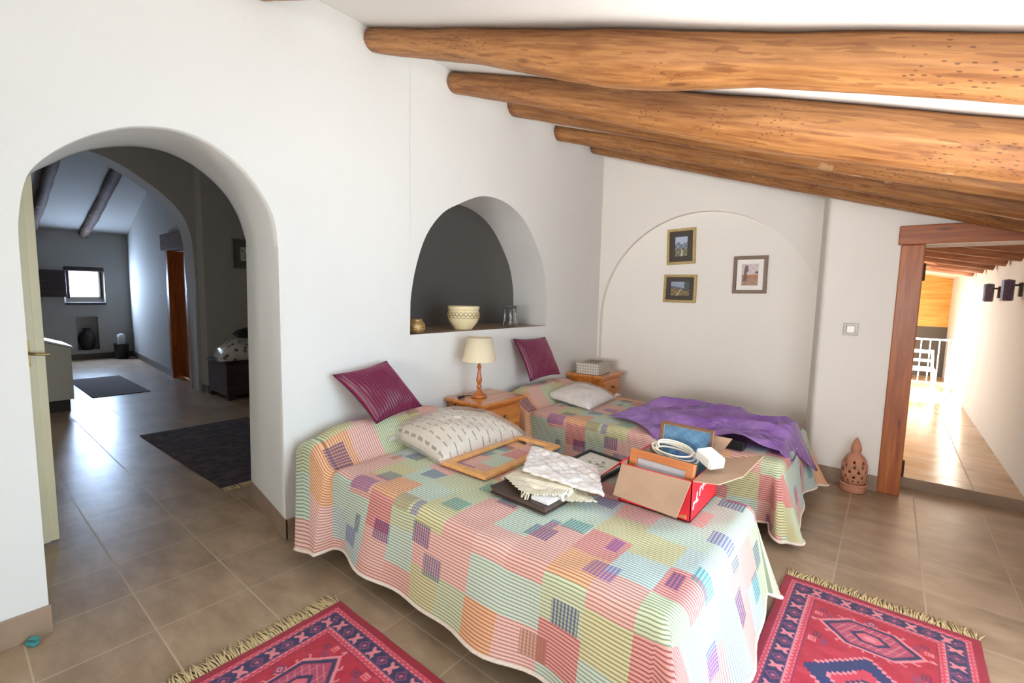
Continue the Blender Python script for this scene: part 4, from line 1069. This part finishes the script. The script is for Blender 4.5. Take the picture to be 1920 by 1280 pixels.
# white lettering band on the sunlit end: tapering arc of upright strokes
b = BM()
def stroke(y0, z0, y1, z1, w0, w1):
    x = X1 + .0006; b.faces.new([b.verts.new(p) for p in ((x, y0 - w0, z0), (x, y0 + w0, z0), (x, y1 + w1, z1), (x, y1 - w1, z1))])
for k in range(9):
    s = k / 8; y = Y0 + .03 + s * .30
    lo = .045 + .075 * math.sin(min(1, s * 1.1) * math.pi / 2); hi = .085 + .07 * s ** .6 if k else .075
    stroke(y - .004, lo, y + .002, hi, .0065, .0065)
    if k % 2 == 0: stroke(y + .010, hi - .012, y + .012, hi, .010, .010)
    elif k % 3 == 1: stroke(y + .010, lo, y + .010, lo + .010, .010, .010)
    else: stroke(y + .010, (lo + hi) / 2 - .005, y + .010, (lo + hi) / 2 + .006, .009, .009)
obj('lettering', b, plain('white_print', S(246, 236, 238), .5), t)
def L(p): return (p[0] - 1.76, p[1] - 1.985, p[2] - ZB)
f1 = [L(p) for p in ((1.612, 1.812, .640), (1.905, 1.812, .640), (1.905, 1.665, .548), (1.635, 1.695, .548))]
fl = slab('flap', f1, (0, .5, -.8), M_kraft, t)
f2 = [L(p) for p in ((1.91, 1.822, .642), (1.91, 2.160, .642), (2.075, 2.245, .672), (2.055, 1.97, .655), (2.00, 1.84, .648))]
slab('flap', f2, (.1, 0, -1), M_kraft, t)
f3 = [L(p) for p in ((1.605, 1.822, .642), (1.605, 2.160, .642), (1.50, 2.13, .545), (1.49, 1.86, .535))]
slab('flap', f3, (-.6, 0, .7), M_red, t, .004)
f4 = [L(p) for p in ((1.612, 2.166, .642), (1.905, 2.166, .642), (1.950, 2.215, .728), (1.68, 2.205, .728))]
slab('flap', f4, (0, 1, -.4), M_kraft, t)
# contents
def tilted_picture(name, label, w_, h_, P, ax_u, ax_v, fw, matf, matm, fi, fn, res):
    """picture whose local x runs along ax_u and z along ax_v; P is its centre"""
    u = Vector(ax_u).normalized(); v = Vector(ax_v); v = (v - u * v.dot(u)).normalized(); n = v.cross(u)   # local y = z cross x
    tt = thing(name, label, 'picture'); tt.matrix_world = Matrix(((u.x, n.x, v.x, P[0]), (u.y, n.y, v.y, P[1]), (u.z, n.z, v.z, P[2]), (0, 0, 0, 1)))
    b = BM(); frame_ring(b, w_, h_, fw, -.018, .002, .002); obj('frame', b, matf, tt)
    if fi: b = BM(); frame_ring(b, w_ - 2 * fw, h_ - 2 * fw, fi, -.006, .001, .001); obj('mount', b, matm, tt)
    paint_grid('picture_sheet', M_paint, tt, w_ - 2 * fw - 2 * fi, h_ - 2 * fw - 2 * fi, res[0], res[1], fn, -.003)
    b = box((-w_ / 2 + .004, .002, -h_ / 2 + .004), (w_ / 2 - .004, .005, h_ / 2 - .004)); obj('backing', b, M_kraft, tt)
    return tt
M_orangeframe = wood('orange_frame_wood', S(176, 98, 48), S(204, 128, 72), .35, (3, 20, 20), False, 0, .05, .2)
tilted_picture('framed_print', 'orange wooden frame with a grey mount standing at the front of the red box', .285, .215, (1.757, 1.868, .583), (1, -.10, 0), (0, .28, 1), .034, M_orangeframe, plain('grey_mount', S(190, 186, 190), .6), .05, lambda u, v: c8(120, 120, 128), (4, 4))
tilted_picture('framed_print', 'dark thin frame standing behind the orange one in the red box', .275, .205, (1.757, 1.912, .575), (1, -.08, 0), (0, .28, 1), .014, M_darkmount, M_whitemat, .03, lambda u, v: c8(150, 140, 150), (4, 4))
M_dframe = wood('walnut_frame', S(96, 56, 36), S(132, 84, 56), .4, (3, 20, 20), False, 0, .05, .2)
tilted_picture('blue_picture', 'blue painting in a brown wooden frame standing upright at the back of the red box', .245, .262, (1.772, 2.128, .640), (1, -.035, 0), (0, .18, 1), .012, M_dframe, M_gold, .004, paint_blue, (60, 60))
# coil of white cable
M_cable = plain('white_cable', S(236, 228, 212), .4, var=.03)
b = BM(); pts = []
for i in range(150):
    a = i / 149 * 2 * math.pi * 4.6
    R = .072 + .010 * math.sin(a * .37) + .004 * math.sin(a * 1.9)
    pts.append((R * 1.25 * math.cos(a) + .006 * math.sin(a * .21), R * .8 * math.sin(a), .012 * math.sin(a * .5 + 1) + .018 * i / 149))
tube(b, pts, .0042, 8)
o = obj('coiled_cable', b, M_cable, None, True); o.location = (1.765, 2.01, .672); o.rotation_euler = (.10, .12, -.12); tag(o, 'loose coil of white cable lying on top of the frames in the red box', 'cable')
t = thing('power_adapter', 'white power adapter block lying on the red box beside the cable coil', 'adapter', (1.925, 1.975, .674), (math.radians(4), math.radians(12), math.radians(-38)))
b = box((-.05, -.036, 0), (.045, .036, .048), .008, 3); obj('housing', b, M_whiteplastic, t)
b = box((.040, -.032, .004), (.049, .032, .044), .003); obj('end_cap', b, plain('ivory_plastic', S(236, 230, 214), .4), t)

# ---------------------------------------------------------------- rugs
def rug_colours(nx, ny, Wm, Lm):
    """colour array [ny+1, nx+1, 3] sRGB; x across the width, y along the length"""
    img = np.zeros((ny + 1, nx + 1, 3)); px = Wm / nx
    X = np.linspace(0, Wm, nx + 1)[None, :].repeat(ny + 1, 0); Y = np.linspace(0, Lm, ny + 1)[:, None].repeat(nx + 1, 1)
    red = np.array([180, 32, 54]) / 255; navy = np.array([54, 44, 84]) / 255; pink = np.array([224, 130, 138]) / 255; plum = np.array([130, 62, 100]) / 255; dred = np.array([156, 26, 48]) / 255
    img[:] = red
    nz = np.sin(X * 90 + 3 * np.sin(Y * 23)) * np.sin(Y * 140) * .5 + .5 * np.sin(X * 41 - Y * 57)
    img += (nz * .03)[..., None]
    D = np.minimum(np.minimum(X, Wm - X), np.minimum(Y, Lm - Y))
    along = np.where(np.minimum(X, Wm - X) < np.minimum(Y, Lm - Y), Y, X)
    def put(mask, c): img[mask] = c
    put(D < .030, dred)
    g1 = (D >= .030) & (D < .048); put(g1, np.array([204, 70, 92]) / 255)
    sq = np.abs(D - (.039 + .006 * np.sign(np.sin(along * 2 * math.pi / .024)))) < .0028; put(g1 & sq, pink)
    put((D >= .048) & (D < .052), navy)
    bd = (D >= .052) & (D < .110); put(bd, navy)
    ph = (along % .055) / .055; kk = np.floor(along / .055).astype(int); q = (D - .081) / .029
    flower = (np.abs(ph - .5) < .34) & (np.abs(q) < .78) & ((np.abs(np.abs(ph - .5) * 2.4 - np.abs(q)) < .30) | ((np.abs(ph - .5) < .1) & (np.abs(q) < .6)))
    put(bd & flower & (kk % 2 == 0), pink)
    dia = (np.abs(ph - .5) * 2 + np.abs(q)) ; put(bd & (kk % 2 == 1) & (dia < .95) & (dia > .62), plum); put(bd & (kk % 2 == 1) & (dia < .35), np.array([190, 90, 120]) / 255)
    put(bd & (np.abs(q) > .86), np.array([96, 60, 100]) / 255)
    put((D >= .110) & (D < .114), pink)
    g2 = (D >= .114) & (D < .134); put(g2, np.array([206, 60, 82]) / 255)
    sq = np.abs(D - (.124 + .006 * np.sign(np.sin(along * 2 * math.pi / .022)))) < .0028; put(g2 & sq, pink)
    put((D >= .134) & (D < .137), np.array([110, 40, 70]) / 255)
    F_ = D > .137
    # abrash
    ab_ = F_ & (np.sin(Y * 31) + .6 * np.sin(X * 19 + Y * 47) > 1.15); img[ab_] = img[ab_] * .8 + .2 * np.array([230, 90, 110]) / 255
    cx = Wm / 2
    def hexm(x0, y0, a, b_, lw=.007):
        u = np.abs(X - x0); v = np.abs(Y - y0); d = np.maximum(v / b_, u / a * .72 + v / b_ * .55)
        put(F_ & (d < 1), np.array([60, 44, 80]) / 255); put(F_ & (d < .86), np.array([176, 66, 96]) / 255)
        put(F_ & (d < 1.0 + lw / b_ * 1.3) & (d >= 1.0), pink)
        lat = (np.abs(np.sin((X - x0) * 120 + (Y - y0) * 60)) < .28) | (np.abs(np.sin((Y - y0) * 130)) < .2); put(F_ & (d < .80) & lat, pink * .92)
        put(F_ & (d < .42), navy); put(F_ & (d < .30), np.array([214, 96, 110]) / 255); put(F_ & (d < .15), pink)
        # hooks round the medallion
        ang = np.arctan2(Y - y0, X - x0); hk = (d > 1.06) & (d < 1.26) & (np.abs(np.sin(ang * 9)) < .22); put(F_ & hk, pink)
        hk = (d > 1.20) & (d < 1.27) & (np.abs(np.sin(ang * 9 + .35)) < .30); put(F_ & hk, pink)
    hexm(cx, .285, .115, .085); hexm(cx, Lm - .285, .115, .085)
    # central navy figure
    u = np.abs(X - cx); v = np.abs(Y - Lm / 2); d = u / .16 + np.maximum(0, v - .05) / .11
    step = np.floor(u / .014) * .014 / .17 + np.floor(v / .014) * .014 / .18
    put(F_ & (step < 1.06), pink); put(F_ & (step < 1.0), np.array([46, 48, 96]) / 255)
    put(F_ & (step < .62), np.array([200, 56, 76]) / 255); put(F_ & (step < .62) & (step > .55), pink); put(F_ & (step < .30), navy); put(F_ & (step < .18), pink)
    # small squares and lozenges scattered in the field
    for sx in (-1, 1):
        for y0 in (.20, .40, Lm - .40, Lm - .20, Lm / 2 - .22, Lm / 2 + .22):
            for dx_, dy_, c_ in ((.165, .0, navy), (.140, .028, plum), (.178, .036, pink)):
                m = np.maximum(np.abs(X - cx - sx * dx_), np.abs(Y - y0 - dy_)); put(F_ & (m < .0125), c_); put(F_ & (m < .0085), red if c_ is not pink else np.array([214, 60, 70]) / 255); put(F_ & (m < .0045), c_)
    for y0 in (.175, Lm - .175):
        m = np.abs(X - cx) + np.abs(Y - y0); put(F_ & (m < .022), plum); put(F_ & (m < .014), pink); put(F_ & (m < .008), plum)
    return np.clip(img, 0, 1)
RW, RL = .68, 1.22
M_rug = attr_mat('woven_rug_pile', .95, bump=.4, bscale=260, sheen=.15)
M_fringe = plain('cream_fringe', S(214, 192, 146), .9, var=.12, scale=120)
def make_rug(label):
    t = thing('oriental_rug', label, 'rug', (0, 0, 0), (0, 0, 0), 'red patterned rugs')
    nx, ny = 204, 366
    V, F, UV = grid_mesh(lambda u, v: ((u - .5) * RW, -v * RL, .009 + .0022 * sn(u * 6, v * 10, 2)), nx, ny)
    k = len(V)
    o = obj('pile', (V, F), M_rug, t, True); img = rug_colours(nx, ny, RW, RL)
    L_ = np.where(img <= .04045, img / 12.92, ((img + .055) / 1.055) ** 2.4); set_col(o, L_.reshape(-1, 3)); solid(o, .007, -1)
    for y, sg in ((0.0, 1), (-RL, -1)):
        b = BM(); N = 150
        for i in range(N):
            x = (i / (N - 1) - .5) * (RW - .012); ln = random.uniform(.072, .105); sw = random.uniform(-.02, .02) + .012 * math.sin(i * .13)
            pts = [(x, y - sg * .003, .006), (x + sw * .25, y + sg * ln * .35, .007 + random.uniform(0, .004)), (x + sw * .7, y + sg * ln * .7, .004 + random.uniform(0, .005)), (x + sw + random.uniform(-.008, .008), y + sg * ln, .0035)]
            tube(b, pts, [.0024, .0028, .0026, .0015], 5)
        obj('fringe', b, M_fringe, t, True)
    return t
r1 = make_rug('red fringed rug on the tiles to the left of the nearer bed')
r1.location = (.705, .685, 0); r1.rotation_euler = (0, 0, math.radians(90))
r2 = copy_tree(r1); r2.location = (2.500, 2.545, 0); r2.rotation_euler = (0, 0, math.radians(-.8))
r2['label'] = 'red fringed rug on the tiles to the right, beyond the foot of the beds'

# dark rug in the dim room, chest with spotted blanket, bags
t = thing('dark_rug', 'dark rug with pale fringe on the floor of the dim room beyond the arch', 'rug', (0, 0, 0))
def darkpile():
    q = NT('dark_rug_pile'); v = q.new('ShaderNodeTexVoronoi'); q.put(v.inputs['Vector'], q.coord()); v.inputs['Scale'].default_value = 14
    q.base(q.ramp(v.outputs['Distance'], [(0, S(44, 32, 34)), (.5, S(64, 50, 50)), (.8, S(86, 66, 62))])); q.set(Roughness=.95); return q.m
b = BM(); quadprism(b, [(-2.75, 1.10, .0005), (-.97, 1.145, .0005), (-.93, 1.95, .0005), (-2.72, 2.0, .0005)], (0, 0, .008)); obj('pile', b, darkpile(), t)
b = BM(); 
for i in range(80):
    s = i / 79; p = Vector((-.97, 1.15, .005)).lerp(Vector((-.93, 1.945, .005)), s); tube(b, [p, p + Vector((.045, random.uniform(-.01, .01), .003)), p + Vector((.075, random.uniform(-.015, .015), -.002))], .003, 5)
obj('fringe', b, M_fringe, t, True)
t = thing('wooden_chest', 'dark wooden chest under a spotted blanket in the dim room beyond the arch', 'chest', (-3.98, 2.5, 0))
b = box((-.28, -.35, .06), (.32, .40, .44), .006); obj('body', b, M_dwood, t)
b = box((-.29, -.36, .44), (.33, .41, .475), .005); obj('lid', b, M_dwood, t)
for x in (-.24, .28):
    for y in (-.31, .36): obj('foot', box((x - .03, y - .03, 0), (x + .03, y + .03, .06)), M_dwood, t)
def spots():
    q = NT('spotted_blanket'); v = q.new('ShaderNodeTexVoronoi'); q.put(v.inputs['Vector'], q.coord()); v.inputs['Scale'].default_value = 13
    q.base(q.mix(q.math('LESS_THAN', v.outputs['Distance'], .30), S(214, 206, 196), S(60, 52, 50))); q.set(Roughness=.5); return q.m
t = thing('spotted_blanket', 'pale blanket with dark spots in clear plastic, piled on the dark chest', 'blanket')
cs = [(-4.24, 2.20, .49), (-3.62, 2.08, .49), (-3.60, 2.86, .49), (-4.22, 2.9, .49)]
pad_obj('fold', spots(), t, cs, .24, 22, .02, .03, 4, .05)
mid = Vector((-3.92, 2.5, .49)); pad_obj('plastic_wrap', M_clear, t, [mid + (Vector(p) - mid) * 1.06 for p in cs], .26, 22, .02, .02, 9, .04)
o = pad_obj('handbag', M_black, None, [(-4.0, 2.35, .78), (-3.68, 2.3, .76), (-3.68, 2.6, .76), (-4.0, 2.65, .78)], .09, 14, .02, .01, 2, .2); tag(o, 'dark soft bag lying on top of the spotted blanket', 'bag')
o = pad_obj('crumpled_bag', plain('grey_film', S(176, 172, 170), .4, var=.2, scale=12, bump=.8, bscale=20, bdist=.02), None, [(-2.62, 2.03, .03), (-2.36, 1.99, .03), (-2.34, 2.16, .24), (-2.60, 2.2, .24)], .09, 16, .03, .03, 5, .4); tag(o, 'crumpled pale plastic bag on the floor just inside the arch at right', 'bag')
